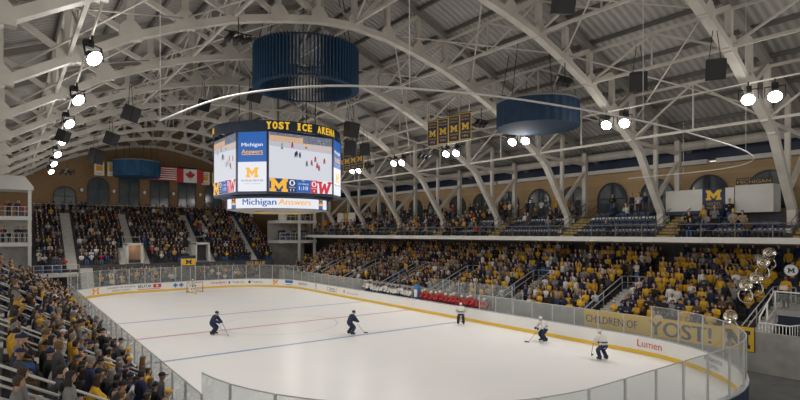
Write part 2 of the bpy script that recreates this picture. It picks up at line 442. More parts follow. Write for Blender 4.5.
# stepped lower stand across the ice
AISLES = [11.6, 20.7, 28.9, 37.0, 45.1, 53.2, 61.3]
RX = lambda i: 31.85 + .8 * i
RZf = lambda i: 1.0 + .33 * i
def stepped(mb, n, fx, fz, run, axis, a, b, m, back, sg=1):
    pts = [(fx(0) - sg * run / 2, -.05)]
    for i in range(n):
        pts += [(fx(i) - sg * run / 2, fz(i)), (fx(i) + sg * run / 2, fz(i))]
    pts += [(back, fz(n - 1)), (back, -.05)]
    if axis == 'Y': mb.prism(pts, 'Y', a, b, m)
    else: mb.prism(pts, 'X', a, b, m)
st = MB(); stepped(st, 12, RX, RZf, .8, 'Y', 5, 71, CONC_D, 41.7)
struct('seating_tier_across_ice', st)
fwl = MB(); fwl.bx(31.08, 31.25, 5, 71, -.05, 2.05, CONC); struct('wall_stand_front', fwl)
ss = MB()
for y in AISLES:
    hw = .85 if y > 15 else .42
    for i in range(6):
        ss.bx(RX(i) - .41, RX(i) + .4, y - hw, y + hw, RZf(i) - .33, RZf(i) + .04, STAIR); ss.bx(RX(i) - .02, RX(i) + .4, y - hw, y + hw, RZf(i), RZf(i) + .2, STAIR)
    ss.bx(RX(6) - .41, RX(6) + .45, y - hw, y + hw, RZf(6) - .33, RZf(6) + .05, STAIR)
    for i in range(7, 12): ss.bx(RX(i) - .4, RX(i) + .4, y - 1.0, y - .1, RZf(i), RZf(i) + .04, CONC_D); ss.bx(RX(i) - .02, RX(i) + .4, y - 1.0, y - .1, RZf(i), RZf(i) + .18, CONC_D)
struct('stair_flights_across_ice', ss)
pbf = MB(); pbf.bx(30.22, 31.06, 27.5, 48.4, -.05, .42, CONC); struct('floor_bench', pbf)
# balcony
BX = lambda i: 36.75 + .9 * i
BZ = lambda i: 6.75 + .45 * i
ba = MB()
pts = [(36.0, 6.55)]
for i in range(5): pts += [(BX(i) - .45 if i else 36.0, BZ(i)), (BX(i) + .45, BZ(i))]
pts += [(43.4, BZ(4)), (43.4, BZ(4) - .5), (36.6, 6.55)]
ba.prism(pts, 'Y', 4, 72, CONC_D); struct('balcony_tier', ba)
bf = MB(); bf.bx(35.85, 36.05, 4, 72, 6.52, 6.88, WHITEP); struct('trim_2', bf)
bs = MB()
for k, y in enumerate(TRUSS_Y[:8]):
    for i in range(4):
        bs.bx(BX(i) - .45, BX(i) + .45, y - 1.9, y - .6, BZ(i), BZ(i) + .03, CONC_D); bs.bx(BX(i), BX(i) + .45, y - 1.9, y - .6, BZ(i), BZ(i) + .225, CONC_D)
        for xx, zz in ((BX(i) - .47, BZ(i) + .02), (BX(i) - .02, BZ(i) + .225)): bs.bx(xx, xx + .16, y - 1.9, y - .6, zz - .12, zz + .02, MAIZE_D)
struct('balcony_stair_flights', bs)
wr = MB()
for k in range(8):
    y0 = TRUSS_Y[k] - .4; y1 = y0 + 6.4
    if y1 > 71.5: y1 = 71.5
    wr.bx(BX(1) - .5, BX(1) - .43, y0, y1, BZ(1) - .05, BZ(1) + .22, WHITEP)
    if k not in (0,): wr.bx(BX(3) - .5, BX(3) - .43, y0, y1, BZ(3) - .1, BZ(3) + .3, WHITEP)
struct('trim_3', wr)
# far end stand
FY = lambda i: 73.9 + .66 * i
FZ = lambda i: 3.3 + .42 * i
fs_ = MB(); stepped(fs_, 16, FY, FZ, .66, 'X', 1.9, 31.4, CONC_D, 84.95)
struct('seating_tier_far_end', fs_)
ff = MB()
for i in range(3): ff.bx(5.9, 28.5, 70.75 + .75 * i, 73.55, (.45 + .35 * (i - 1)) if i else -.05, .45 + .35 * i, CONC_D)
struct('seating_tier_behind_goal', ff)
FST = [6.1, 12.9, 21.2, 28.5]
fst = MB()
for q, x in enumerate(FST):
    i0 = 0 if q in (0, 3) else 5
    for i in range(i0, 16):
        w = .55 if q == 0 else .45
        fst.bx(x - w, x + w, FY(i) - .345, FY(i) + .33, FZ(i) - .42, FZ(i) + .04, STAIR); fst.bx(x - w, x + w, FY(i), FY(i) + .33, FZ(i), FZ(i) + .21, STAIR)
    if i0:
        for sx in (-1, 1):
            for i in range(0, 5): fst.bx(x + sx * 1.35 - .38, x + sx * 1.35 + .38, FY(i) - .345, FY(i) + .33, FZ(i) - .42, FZ(i) + .04, STAIR); fst.bx(x + sx * 1.35 - .38, x + sx * 1.35 + .38, FY(i), FY(i) + .33, FZ(i), FZ(i) + .21, STAIR)
struct('stair_flights_far_end', fst)
# entry tunnels in far stand
WARM = mat('warm_hall_paint', (0.45, 0.30, 0.20), 0.7)
for k, x in enumerate((12.9, 21.2)):
    root = link('door_%d' % (k + 1), None, None, (x, 73.5, 0)); root['kind'] = 'structure'
    t = MB(); t.bx(-.95, -.75, 0, 3.4, 3.3, 5.75, WHITEP); t.bx(.75, .95, 0, 3.4, 3.3, 5.75, WHITEP); t.bx(-.95, .95, 0, 3.4, 5.6, 5.85, WHITEP)
    obj('door_surround', t, root)
    t = MB(); t.bx(-.75, .75, 1.2, 1.3, 3.32, 5.6, WARM if k == 0 else CONC_D); t.bx(-.75, .75, 0.05, 1.2, 3.3, 3.36, CONC)
    obj('door_opening', t, root)
# light coming out of the first tunnel: its own ceiling lamp
l = bpy.data.lights.new('tunnel_lamp', 'POINT'); l.energy = 5; l.color = (1, .75, .5); l.shadow_soft_size = .15
link('tunnel_lamp', l, None, (12.9, 74.2, 5.3))
# walkway wall in front of the upper far stand
wf = MB(); wf.bx(6.8, 11.9, 73.5, 73.6, 1.5, 3.25, CONC_D); wf.bx(13.9, 20.2, 73.5, 73.6, 1.5, 3.25, CONC_D); wf.bx(22.2, 27.6, 73.5, 73.6, 1.5, 3.25, CONC_D)
struct('wall_far_walkway', wf)
# near-side stand strip
LX = lambda i: 4.0 - .75 * i
LZ = lambda i: .7 + .44 * i
ls = MB(); stepped(ls, 8, LX, LZ, .75, 'Y', 12, 66, CONC_D, -2.2, -1); struct('seating_tier_near_side', ls)
LAIS = [14.5, 22.4, 30.5, 38.6, 46.7, 54.8, 62.5]
lss = MB()
for y in LAIS:
    for i in range(7): lss.bx(LX(i) - .37, LX(i) + .37, y - .55, y + .55, LZ(i), LZ(i) + .04, STAIR); lss.bx(LX(i) - .37, LX(i), y - .55, y + .55, LZ(i), LZ(i) + .25, STAIR)
struct('stair_flights_near_side', lss)
# corner towers with galleries
def tower(name, x0, x1, colx, lab):
    t = MB()
    for z in (6.1, 9.0): t.bx(x0, x1, 71.6, 76, z - .42, z, WHITEP)
    for x in colx:
        for y in (71.8,): t.bx(x - .16, x + .16, y - .16, y + .16, -.05, 12.0, WHITEP)
    t.bx(x0, x1, 75.8, 76, 0, 9, CONC)
    struct(name, t)
tower('corner_gallery_near_side', -3.5, 2.15, (1.95, -1.2), '')
tower('corner_gallery_far_side', 31.4, 37.4, (34.6, 37.1), '')
tw = MB(); tw.prism([(-3.5, 11.9), (2.3, 11.9), (2.3, 12.25), (1.5, 13.4), (-3.5, 13.4)], 'Y', 71.3, 76, WHITEP); struct('corner_gallery_roof', tw)
tg = MB(); tg.bx(31.4, 37.4, 71.6, 76, 11.0, 11.4, WHITEP); tg.bx(31.4, 32.6, 71.7, 72, 9.0, 11.0, WHITEP); struct('corner_gallery_head', tg)
# platform at the near-side far corner, and concrete steps beside it
pf = MB(); pf.bx(2.2, 6.6, 71.0, 73.5, 2.15, 2.5, WHITEP)
for k in range(6): pf.bx(6.9, 8.2, 71.4 + .35 * k, 73.5, .4 + .42 * k, .4 + .42 * (k + 1), STAIR)
struct('corner_platform', pf)
# near corner by the band: entry platform and lower landing
nc = MB(); nc.bx(33.7, 37.3, 5.2, 11.12, 2.68, 3.0, CONC); nc.bx(33.85, 36.9, 5.2, 11.0, -.04, 2.68, NAVY); nc.bx(31.3, 33.84, 5.1, 11.1, -.04, 1.48, CONC_D); struct('corner_landing', nc)
# ================================================================== ROOF STEEL
LOW = [(0, 19.9), (2.5, 19.7), (5, 19.2), (7.5, 18.55), (10, 17.6), (12.5, 16.5), (15, 14.95), (18.3, 13.0), (21.4, 8.6)]
def low_z(u):
    u = abs(u)
    for (a, za), (b, zb) in zip(LOW, LOW[1:]):
        if u <= b: return za + (zb - za) * (u - a) / (b - a)
    return 8.6
TZ = lambda u: roof_z(u) - .45
PANEL = [0, 2.5, 5, 7.5, 10, 12.5, 15, 17.5]
def truss(k, y, label):
    full = True
    umin = -21.4
    t = thing('roof_truss', label, 'roof truss', (CX, y, 0), 0, 'arched roof trusses')
    lo = MB()
    P = [(-u, 0, z) for u, z in LOW[::-1]] + [(u, 0, z) for u, z in LOW[1:]]
    P = [(u, 0, z) for u, _, z in P]
    for a, b in zip(P, P[1:]): lo.bar(a, b, .46, .36, STEEL)
    for a in P[1:-1]: lo.box((a[0], 0, a[2]), (.5, .43, .33), STEEL)
    for sg in (-1, 1): lo.bar((sg * 21.4, 0, 8.6), (sg * 21.5, 0, 6.7), .46, .4, STEEL, (1, 0, 0))
    obj('bottom_chord', lo, t)
    up = MB()
    for sg in (-1, 1):
        up.bar((0, 0, TZ(0)), (sg * 25.8, 0, TZ(25.8)), .36, .36, STEEL_T)
    obj('top_chord', up, t)
    for sg in (-1, 1):
        for j, u in enumerate(PANEL):
            if u == 0 and sg < 0: continue
            m = MB(); m.bar((sg * u, 0, low_z(u)), (sg * u, 0, TZ(u)), .30, .30, STEEL); obj('post', m, t)
            if u < 17.5:
                m = MB(); u2 = PANEL[j + 1]; m.bar((sg * u, 0, low_z(u) + .1), (sg * u2, 0, TZ(u2) - .1), .24, .26, STEEL); obj('diagonal', m, t)
            g = MB(); g.prism([(sg * u - .5, low_z(u) - .05), (sg * u + .5, low_z(u) - .1), (sg * u + .55, low_z(u) + .35), (sg * u + .2, low_z(u) + .75), (sg * u - .2, low_z(u) + .75), (sg * u - .5, low_z(u) + .4)], 'Y', -.2, .2, STEEL)
            obj('gusset_plate', g, t)
        # outer bay: column and struts beside the leg
        m = MB(); m.bar((sg * 23.9, 0, 8.5), (sg * 23.9, 0, TZ(23.9)), .36, .36, STEEL); obj('column', m, t)
        for a, b in (((17.5, low_z(17.5)), (20.7, TZ(20.7))), ((17.5, low_z(17.5)), (23.9, 13.2)), ((20.7, TZ(20.7)), (20.6, low_z(20.6))), ((20.9, 9.8), (23.9, 12.6))):
            m = MB(); m.bar((sg * a[0], 0, a[1]), (sg * b[0], 0, b[1]), .24, .26, STEEL); obj('strut', m, t)
    return t
for k, y in enumerate(TRUSS_Y):
    n = len(TRUSS_Y) - k
    truss(k, y, 'beige steel arched roof truss, %s counting from the brown brick end wall' % ORD[n])
# lattice girders running the length of the hall, X braced between trusses
def girder(u, label):
    t = thing('lattice_girder', label, 'roof girder', (CX + u, 0, 0), 0, 'lengthwise lattice girders')
    zt, zb = TZ(u) - .25, low_z(u) + .15
    a, b = MB(), MB()
    a.bar((0, TRUSS_Y[0] - 4, zt), (0, TRUSS_Y[-1], zt), .12, .16, STEEL); b.bar((0, TRUSS_Y[0] - 4, zb), (0, TRUSS_Y[-1], zb), .14, .16, STEEL)
    obj('top_rail', a, t); obj('bottom_rail', b, t)
    for y0 in [TRUSS_Y[0] - BAY] + TRUSS_Y[:-1]:
        for h in (0, 1):
            ya, yb = y0 + h * BAY / 2, y0 + (h + 1) * BAY / 2
            if ya < TRUSS_Y[0] - 4.2: continue
            for z1, z2 in (((zb, zt) if h == 0 else (zt, zb)),):
                m = MB(); m.bar((0, ya, z1), (0, yb, z2), .1, .12, STEEL); obj('brace', m, t)
            if abs(u) in (7.5, 15):
                m = MB(); m.bar((0, ya, zt if h == 0 else zb), (0, yb, zb if h == 0 else zt), .08, .1, STEEL); obj('brace', m, t)
            m = MB(); m.bar((0, yb, zb), (0, yb, zt), .08, .08, STEEL); obj('hanger', m, t)
for u, w in ((-15, 'lowest on the camera side of the roof'), (-7.5, 'midway up the camera side of the roof'), (0, 'along the ridge of the roof'),
             (7.5, 'midway up the roof over the far side boards'), (12.5, 'above the lower banners on the far side roof'), (17.5, 'lowest on the far side, over the balcony front')):
    girder(u, 'beige lattice girder running lengthwise, ' + w)
# flat sway braces under the roof between trusses
for sg, w in ((1, 'balcony'), (-1, 'camera')):
    for k, y in enumerate(TRUSS_Y[:-1]):
        t = thing('sway_brace', 'crossed thin steel rods under the %s side roof slope, %s bay from the end wall' % (w, ORD[9 - k]), 'roof brace', (CX, y, 0), 0, 'crossed roof rods')
        for a, b in (((3, 0), (10, BAY)), ((3, BAY), (10, 0)), ((10, 0), (17, BAY)), ((10, BAY), (17, 0))):
            m = MB(); m.tube([(sg * a[0], a[1], low_z(a[0]) + .4), (sg * b[0], b[1], low_z(b[0]) + .4)], .045, STEEL, 6); obj('rod', m, t)
# big duct above the balcony
d = MB(); d.tube([(41.6, -4, 13.75), (41.6, 84, 13.75)], .33, STEEL, 14)
for y in range(0, 84, 6): d.tube([(41.6, y - .06, 13.75), (41.6, y + .06, 13.75)], .37, STEEL, 14)
tag(obj('air_duct', d), 'long round grey air duct above the white beam over the balcony wall', 'duct')

# ------------------------------------------------------------------ floodlights
def flood(i, loc, label):
    x, y, z = loc; sg = 1 if x > CX else -1
    dirx = -sg
    t = thing('floodlight', label, 'floodlight', loc, R(38) if sg < 0 else R(-72), 'roof floodlights')
    # local -Y looks at the ice
    q = Matrix.Rotation(R(-38), 3, 'X')
    hs = MB(); mt = q.to_4x4()
    hs.lathe([(.0, .42), (.13, .40), (.16, .25), (.31, .08), (.35, 0), (.32, 0), (.29, .02)], BLACK, 16, Matrix.Translation((0, 0, 0)) @ (Matrix.Rotation(R(-52), 4, 'X')))
    obj('housing', hs, t)
    ln = MB(); ln.lathe([(0.0, -.05), (.18, -.03), (.31, .012)], LENS, 16, Matrix.Rotation(R(-52), 4, 'X')); obj('lens', ln, t)
    yk = MB()
    for s in (-1, 1): yk.bar((s * .43, 0, 0), (s * .43, .12, .55), .04, .06, BLACK)
    yk.bar((-.45, .12, .55), (.45, .12, .55), .06, .05, BLACK); yk.bar((0, .12, .55), (0, .12, .95), .06, .06, BLACK)
    yk.box((0, .3, .62), (.3, .25, .3), BLACK)
    obj('yoke', yk, t)
    return t
def rope(name, pts, r, m): mb = MB(); mb.tube(pts, r, m, 5); return obj(name, mb)
for i, (x, y, z) in enumerate(LAMPS):
    sg = 1 if x > CX else -1
    near = x > CX
    idx = i + 1 if near else i - 7
    w = 'balcony side row' if near else 'camera side row'
    flood(i, (x, y, z), 'bright round floodlight on black yoke, %s of the %s from the near end' % (ORD[idx], w))
    if near and i < 6: flood(i, (x - .15, y + 1.15, z + .05), 'bright round floodlight paired just beyond the %s lamp of the balcony side row' % ORD[idx])
    ld = bpy.data.lights.new('flood_beam', 'SPOT'); ld.energy = LAMP_WATT; ld.color = LAMP_COLOR; ld.shadow_soft_size = .3
    ld.spot_size = R(125); ld.spot_blend = .8
    lo = bpy.data.objects.new('flood_beam', ld); COL.objects.link(lo)
    lo.location = (x - sg * .28, y, z - .28)
    tgt = Vector((CX - sg * -2.5, min(max(y, 14), 64), 0)); dv = tgt - lo.location
    lo.rotation_euler = dv.to_track_quat('-Z', 'Y').to_euler()
    sp = bpy.data.lights.new('flood_spill', 'POINT'); sp.energy = SPILL_WATT; sp.color = LAMP_COLOR; sp.shadow_soft_size = .4  # extra point light added at each flood to brighten roof and trusses
    link('flood_spill', sp, None, (x - sg * .5, y, z - .45))
# lamp pipes running lengthwise that carry the floods
for x, x2, w in ((31.12, 31.12, 'balcony side'), (2.17, 3.95, 'camera side')):
    p = MB(); p.tube([(x, 4, 14.97), (x2, 75, 14.97)], .05, STEEL, 8)
    tag(obj('lamp_pipe', p), 'thin grey pipe carrying the %s floodlights' % w, 'pipe')
# dark dead spot lamps between
def spotcan(loc, lab):
    t = thing('stage_lamp', lab, 'stage lamp', loc, 0, 'unlit black stage lamps')
    a = MB()
    for s in (-.45, 0, .4): a.lathe([(0, .3), (.12, .3), (.14, 0), (.17, -.25), (.13, -.25), (0, -.15)], BLACK, 12, Matrix.Translation((s, 0, -.2)) @ Matrix.Rotation(R(50 + 30 * s), 4, 'Y'))
    obj('can', a, t)
    b = MB(); b.bar((-.7, 0, .1), (.7, 0, .1), .06, .06, BLACK)
    for s in (-.45, 0, .4): b.bar((s, 0, .1), (s, 0, -.2), .05, .08, BLACK)
    b.bar((0, 0, .1), (0, 0, .9), .04, .04, BLACK); obj('hanging_bar', b, t)
for loc, lab in (((25.4, 18.6, 15.9), 'black stage lamp bar above the solid navy drum'), ((28.6, 35.2, 13.9), 'black stage lamp bar under the four hanging banners'),
                 ((27.4, 27.2, 15.2), 'black stage lamp bar beside the fourth hanging banner'), ((9.4, 26.5, 17.2), 'black stage lamp bar high on the camera side slope'),
                 ((29.8, 45.8, 14.2), 'black stage lamp bar hung from far truss behind scoreboard'), ((4.6, 60.5, 13.2), 'black stage lamp bar low by the brown end wall')):
    spotcan(loc, lab)

# ------------------------------------------------------------------ hanging loudspeakers
def speaker(loc, w, rz, lab):
    t = thing('loudspeaker', lab, 'loudspeaker', loc, rz, 'hanging loudspeakers')
    b = MB(); b.prism([(-w / 2, -w * .4), (w / 2, -w * .4), (w * .38, w * .4), (-w * .38, w * .4)], 'Z', -w * .55, w * .55, BLACK); 
    o = obj('cabinet', b, t); o.rotation_euler = (R(20), 0, 0)
    g = MB(); g.box((0, -w * .42, 0), (w * .88, .03, w * .95), mat('speaker_grille', (.03, .03, .032), .8)); o2 = obj('grille', g, t); o2.rotation_euler = (R(20), 0, 0)
    h = MB()
    for s in (-1, 1): h.tube([(s * w * .3, 0, w * .5), (s * w * .1, 0, w * .5 + 1.4)], .018, BLACK, 5)
    obj('hanger', h, t)
for loc, w, rz, lab in (
    ((26.9, 11.3, 14.9), .85, -60, 'black wedge loudspeaker hung highest and farthest right under the roof'),
    ((26.2, 14.7, 15.0), .85, -60, 'black wedge loudspeaker beside the cables near the top right truss'),
    ((15.7, 11.6, 15.3), .75, -30, 'black loudspeaker cut by the top edge, centre of roof'),
    ((6.4, 38.0, 14.9), .9, 50, 'black loudspeaker hung among the camera side floodlights, nearest one'),
    ((6.9, 49.7, 15.0), .95, 50, 'black loudspeaker among the camera side trusses, middle one'),
    ((7.4, 63.5, 15.2), 1.3, 40, 'black rounded loudspeaker hiding the corner of the white end wall banner'),
    ((3.2, 45.5, 14.2), .8, 60, 'black loudspeaker beside the camera side floodlight row'),
    ((20.5, 33.8, 14.85), .95, 0, 'black loudspeaker just above right end of the scoreboard header'),
    ((22.6, 37.6, 15.7), 1.0, -20, 'upper black loudspeaker right of the scoreboard'),
    ((23.0, 38.2, 14.3), 1.0, -20, 'lower black loudspeaker right of the scoreboard'),
    ((25.6, 39.8, 14.6), .9, -40, 'black loudspeaker between scoreboard and the distant row of banners'),
    ((12.6, 43.5, 17.4), .8, 20, 'black loudspeaker over the far drum, camera side'),
    ((13.9, 36.0, 16.8), .8, 20, 'tall black loudspeaker above the left end of the scoreboard'),
    ((26.2, 51.6, 14.2), .9, -40, 'small black loudspeaker past the distant banners')):
    speaker(loc, w, R(rz), lab)

# ------------------------------------------------------------------ drums of hanging fabric
def drum(loc, rad, h, label, slats, m, solid):
    t = thing('hanging_drum', label, 'ceiling drum', loc, 0, 'round ceiling drums')
    if slats:
        for k in range(90):
            a = 2 * PI * k / 90
            s = MB(); s.box(((rad - .22) * math.cos(a), (rad - .22) * math.sin(a), 0), (.44, .05, h), m, a); obj('slat', s, t)
        for z in (-h / 2 + .1, h / 2 - .1):
            r = MB(); r.tube([(rad * .97 * math.cos(2 * PI * k / 48), rad * .97 * math.sin(2 * PI * k / 48), z) for k in range(48)], .05, BLACK, 6, close=True); obj('ring', r, t)

    else:
        c = MB(); n = 120
        prof = []
        vs = []
        for z in (-h / 2, h / 2):
            for k in range(n):
                rr = rad + (.03 if k % 4 < 2 else -.03); a = 2 * PI * k / n; vs.append((rr * math.cos(a), rr * math.sin(a), z))
        c.add(vs, [(k, (k + 1) % n, n + (k + 1) % n, n + k) for k in range(n)] + ([tuple(range(n))[::-1]] if solid else []), m); obj('skirt', c, t)
        b = MB(); b.lathe([(rad + .05, h / 2 - .05), (rad + .05, h / 2 + .1), (rad - .1, h / 2 + .1)], mat('drum_rim', (.25, .25, .25), .6), 48); obj('rim', b, t)
    for k in range(6):
        w = MB(); a = 2 * PI * k / 6; x, y = rad * .95 * math.cos(a), rad * .95 * math.sin(a)
        w.tube([(x, y, h / 2), (x * .75, y * .75, roof_z(loc[0] + x * .75 - CX) - .3 - loc[2])], .025, BLACK, 5)
        obj('cable', w, t)
SLATB = mat('blue_slat_paint', (.022, .07, .15), .6)
drum((16.1, 32.3, 18.05), 3.5, 2.7, 'large blue slatted drum hanging from the roof above the scoreboard', True, SLATB, False)
drum((29.3, 23.7, 15.2), 2.75, 1.65, 'solid navy fabric drum hanging over the boards near the bright lamps', False, NAVY_CLOTH, True)
drum((14.3, 80.3, 15.9), 2.9, 2.1, 'distant blue fabric drum hanging before the brown end wall', False, BLUE_CLOTH, True)

# ------------------------------------------------------------------ net track around the near end
tp = [(4.2, 19.5, 11), (4.9, 15.2, 11), (6.4, 12.6, 11), (8.6, 11.2, 11), (12, 10.2, 11), (17.6, 9.7, 11), (23, 9.9, 11), (28.0, 10.4, 11), (32, 11.6, 11), (34.3, 13.8, 11), (35, 16.6, 11), (35.2, 20.5, 11)]
def smooth_path(P, n=5):
    P = [Vector(p) for p in P]; out = []
    for i in range(len(P) - 1):
        a = P[max(i - 1, 0)]; b = P[i]; c = P[i + 1]; d = P[min(i + 2, len(P) - 1)]
        for k in range(n):
            t = k / n
            out.append(.5 * ((2 * b) + (c - a) * t + (2 * a - 5 * b + 4 * c - d) * t * t + (3 * b - a - 3 * c + d) * t ** 3))
    return out + [P[-1]]
t = thing('net_track', 'thin pale curved track hung around the near end of the rink', 'track', (0, 0, 0))
m = MB(); m.tube(smooth_path(tp), .03, WHITEP, 6); obj('rail', m, t)
for p in (tp[0], tp[3], tp[5], tp[7], tp[10]):
    m = MB(); m.tube([p, (p[0], p[1], min(low_z(p[0] - CX) + 1, 20))], .012, WHITEP, 5); obj('cable', m, t)
# ================================================================== SCOREBOARD
SBC = (17.55, 40.3)
HF, HC = 2.62, 4.25           # half width of the wide faces, distance of faces
sb = thing('scoreboard', 'big eight sided video scoreboard hanging over centre ice', 'scoreboard', (SBC[0], SBC[1], 0))
def place(canvas, name, parent, loc, ang):
    """front of canvas looks along direction ang (radians, 0 = -Y, growing counter-clockwise seen from above)"""
    o = obj(name, canvas.mb, parent); o.location = loc; o.rotation_euler = (0, 0, ang); return o
oct_pts = [(-HF, -HC), (HF, -HC), (HC, -HF), (HC, HF), (HF, HC), (-HF, HC), (-HC, HF), (-HC, -HF)]
b = MB(); b.prism([(x * .985, y * .985) for x, y in oct_pts], 'Z', 9.95, 14.55, BLACK); obj('cabinet', b, sb)
b = MB()
for x, y in oct_pts: b.box((x, y, 12.25), (.16, .16, 4.6), NAVY, math.atan2(y, x))
for i in range(8):
    a, c = oct_pts[i], oct_pts[(i + 1) % 8]
    for z in (10.02, 14.48): b.bar((a[0], a[1], z), (c[0], c[1], z), .14, .16, NAVY)
obj('frame', b, sb)
b = MB(); b.lathe([(3.95, 9.95), (4.4, 9.95), (4.4, 9.80), (3.3, 9.55)], NAVY, 48); obj('lower_collar', b, sb)
def video(W):
    H = 4.25; c = Canvas(W, H, .08, E_ICE); x0, x1 = -W / 2, W / 2; z1 = H / 2; zb = -H / 2 + .95
    c.rect(x0, z1 - .62, x1, z1, E_CROWD)
    c.poly([(x0, z1 - .98), (x1, z1 - 1.18), (x1, z1 - .60), (x0, z1 - .55)], E_BOARD)
    rr = random.Random(4)
    for k in range(110):
        x = x0 + rr.random() * W; z = z1 - rr.random() * .6; c.rect(x, z - .05, min(x + .06, x1), z, rr.choice([E_GREY, E_DARK, E_DARK, E_TAN, E_BOARD]), 2)
    c.rect(x0 + .02, z1 - .60, x0 + W * .52, z1 - .22, E_PEACH, 3); c.text('THE MICHIGAN SPORTS', x0 + W * .26, z1 - .41, W * .4, .13, E_TAN, 4)
    c.rect(x1 - W * .42, z1 - .85, x1, z1 - .80, E_MAIZE, 3)
    def fig(x, z, m, s=.17):
        c.ell2(x, z, s * .55, s * .75, m, 3); c.ell2(x, z + s * .85, s * .3, s * .3, E_DARK, 4); c.ell2(x - s * .3, z - s * .9, s * .22, s * .5, E_DARK, 3); c.ell2(x + s * .3, z - s * .9, s * .22, s * .5, E_DARK, 3)
    for fx, fz, m in ((.42, .62, E_DARK), (.47, .60, E_NAVY), (.40, .60, E_DARK), (.58, .46, E_GREEN), (.66, .48, E_RED), (.72, .55, E_RED), (.78, .40, E_RED), (.75, .44, E_RED), (.87, .53, E_RED), (.35, .76, E_RED), (.19, .72, E_GREY), (.57, .77, E_MAIZE)):
        fig(x0 + fx * W, -H / 2 + fz * H + .25, m)
    pic = c; c = Canvas(W, .95, .02, E_BLUE)
    H = .95; zb = H / 2
    def R_(a, b_, m, l=3): c.rect(x0 + a * W, -H / 2, x0 + b_ * W, zb, m, l)
    R_(0, .28, E_NAVY); c.shape(M_PTS, x0 + .14 * W, -H / 2 + .475, .275 * W, .94, E_MAIZE, 4)
    R_(.28, .41, E_NAVY); c.text('0', x0 + .345 * W, zb - .27, .09 * W, .42, E_WHITE, 4, .02); c.text('SHOTS', x0 + .345 * W, zb - .60, .10 * W, .09, E_WHITE, 4); c.text('11', x0 + .345 * W, zb - .79, .06 * W, .16, E_WHITE, 4)
    R_(.41, .64, E_BLUE); c.text('1ST PERIOD', x0 + .525 * W, zb - .32, .17 * W, .12, E_WHITE, 4); c.text('1:10', x0 + .525 * W, zb - .62, .15 * W, .27, E_WHITE, 4, .015); c.rect(x0 + .5 * W, zb - .10, x0 + .54 * W, zb - .04, E_MAIZE, 4)
    R_(.64, .75, E_RED); c.text('0', x0 + .695 * W, zb - .27, .08 * W, .42, E_WHITE, 4, .02); c.text('SHOTS', x0 + .695 * W, zb - .60, .09 * W, .09, E_WHITE, 4); c.text('4', x0 + .695 * W, zb - .79, .03 * W, .16, E_WHITE, 4)
    R_(.75, 1.0, E_WHITE, 3); c.shape(W_PTS, x0 + .875 * W, -H / 2 + .45, .25 * W, .92, E_RED, 4)
    return pic, c
def _ell2(s, x, z, rx, rz, m, l): s.poly([(x + rx * math.cos(PI * k / 4), z + rz * math.sin(PI * k / 4)) for k in range(8)], m, l)
Canvas.ell2 = _ell2
def portrait(W):
    H = 4.25; c = Canvas(W, H, .08, E_WHITE)
    c.rect(-W / 2, -.02, W / 2, H / 2, E_BLUE)
    c.text('Michigan', 0, 1.18, W * .76, .34, E_WHITE, 3, .025); c.text('Answers', 0, .72, W * .76, .32, E_MAIZE, 3, .025); c.rect(-W * .36, .48, W * .38, .52, E_MAIZE, 3)
    c.shape(M_PTS, 0, -.78, W * .44, .72, E_MAIZE, 3)
    c.text('MICHIGAN MEDICINE', 0, -1.36, W * .8, .13, E_NAVY, 3); c.text('UNIVERSITY OF MICHIGAN', 0, -1.58, W * .6, .07, E_GREY, 3)
    return c
for k, ang in enumerate((0, PI / 2, PI, -PI / 2)):
    d = Vector((math.sin(ang), -math.cos(ang), 0))
    pic, bar_ = video(2 * HF - .16); o = place(pic, 'video_screen', sb, (d.x * (HC + .02), d.y * (HC + .02), 12.27), ang)
    q = obj('score_strip', bar_.mb, o); q.location = (0, -.06, -4.25 / 2 + .475)
    a2 = ang - PI / 4; d2 = Vector((math.sin(a2), -math.cos(a2), 0)); dist = (HF + HC) / math.sqrt(2) + .02
    o = place(portrait((HC - HF) * math.sqrt(2) - .14), 'portrait_screen', sb, (d2.x * dist, d2.y * dist, 12.27), a2)
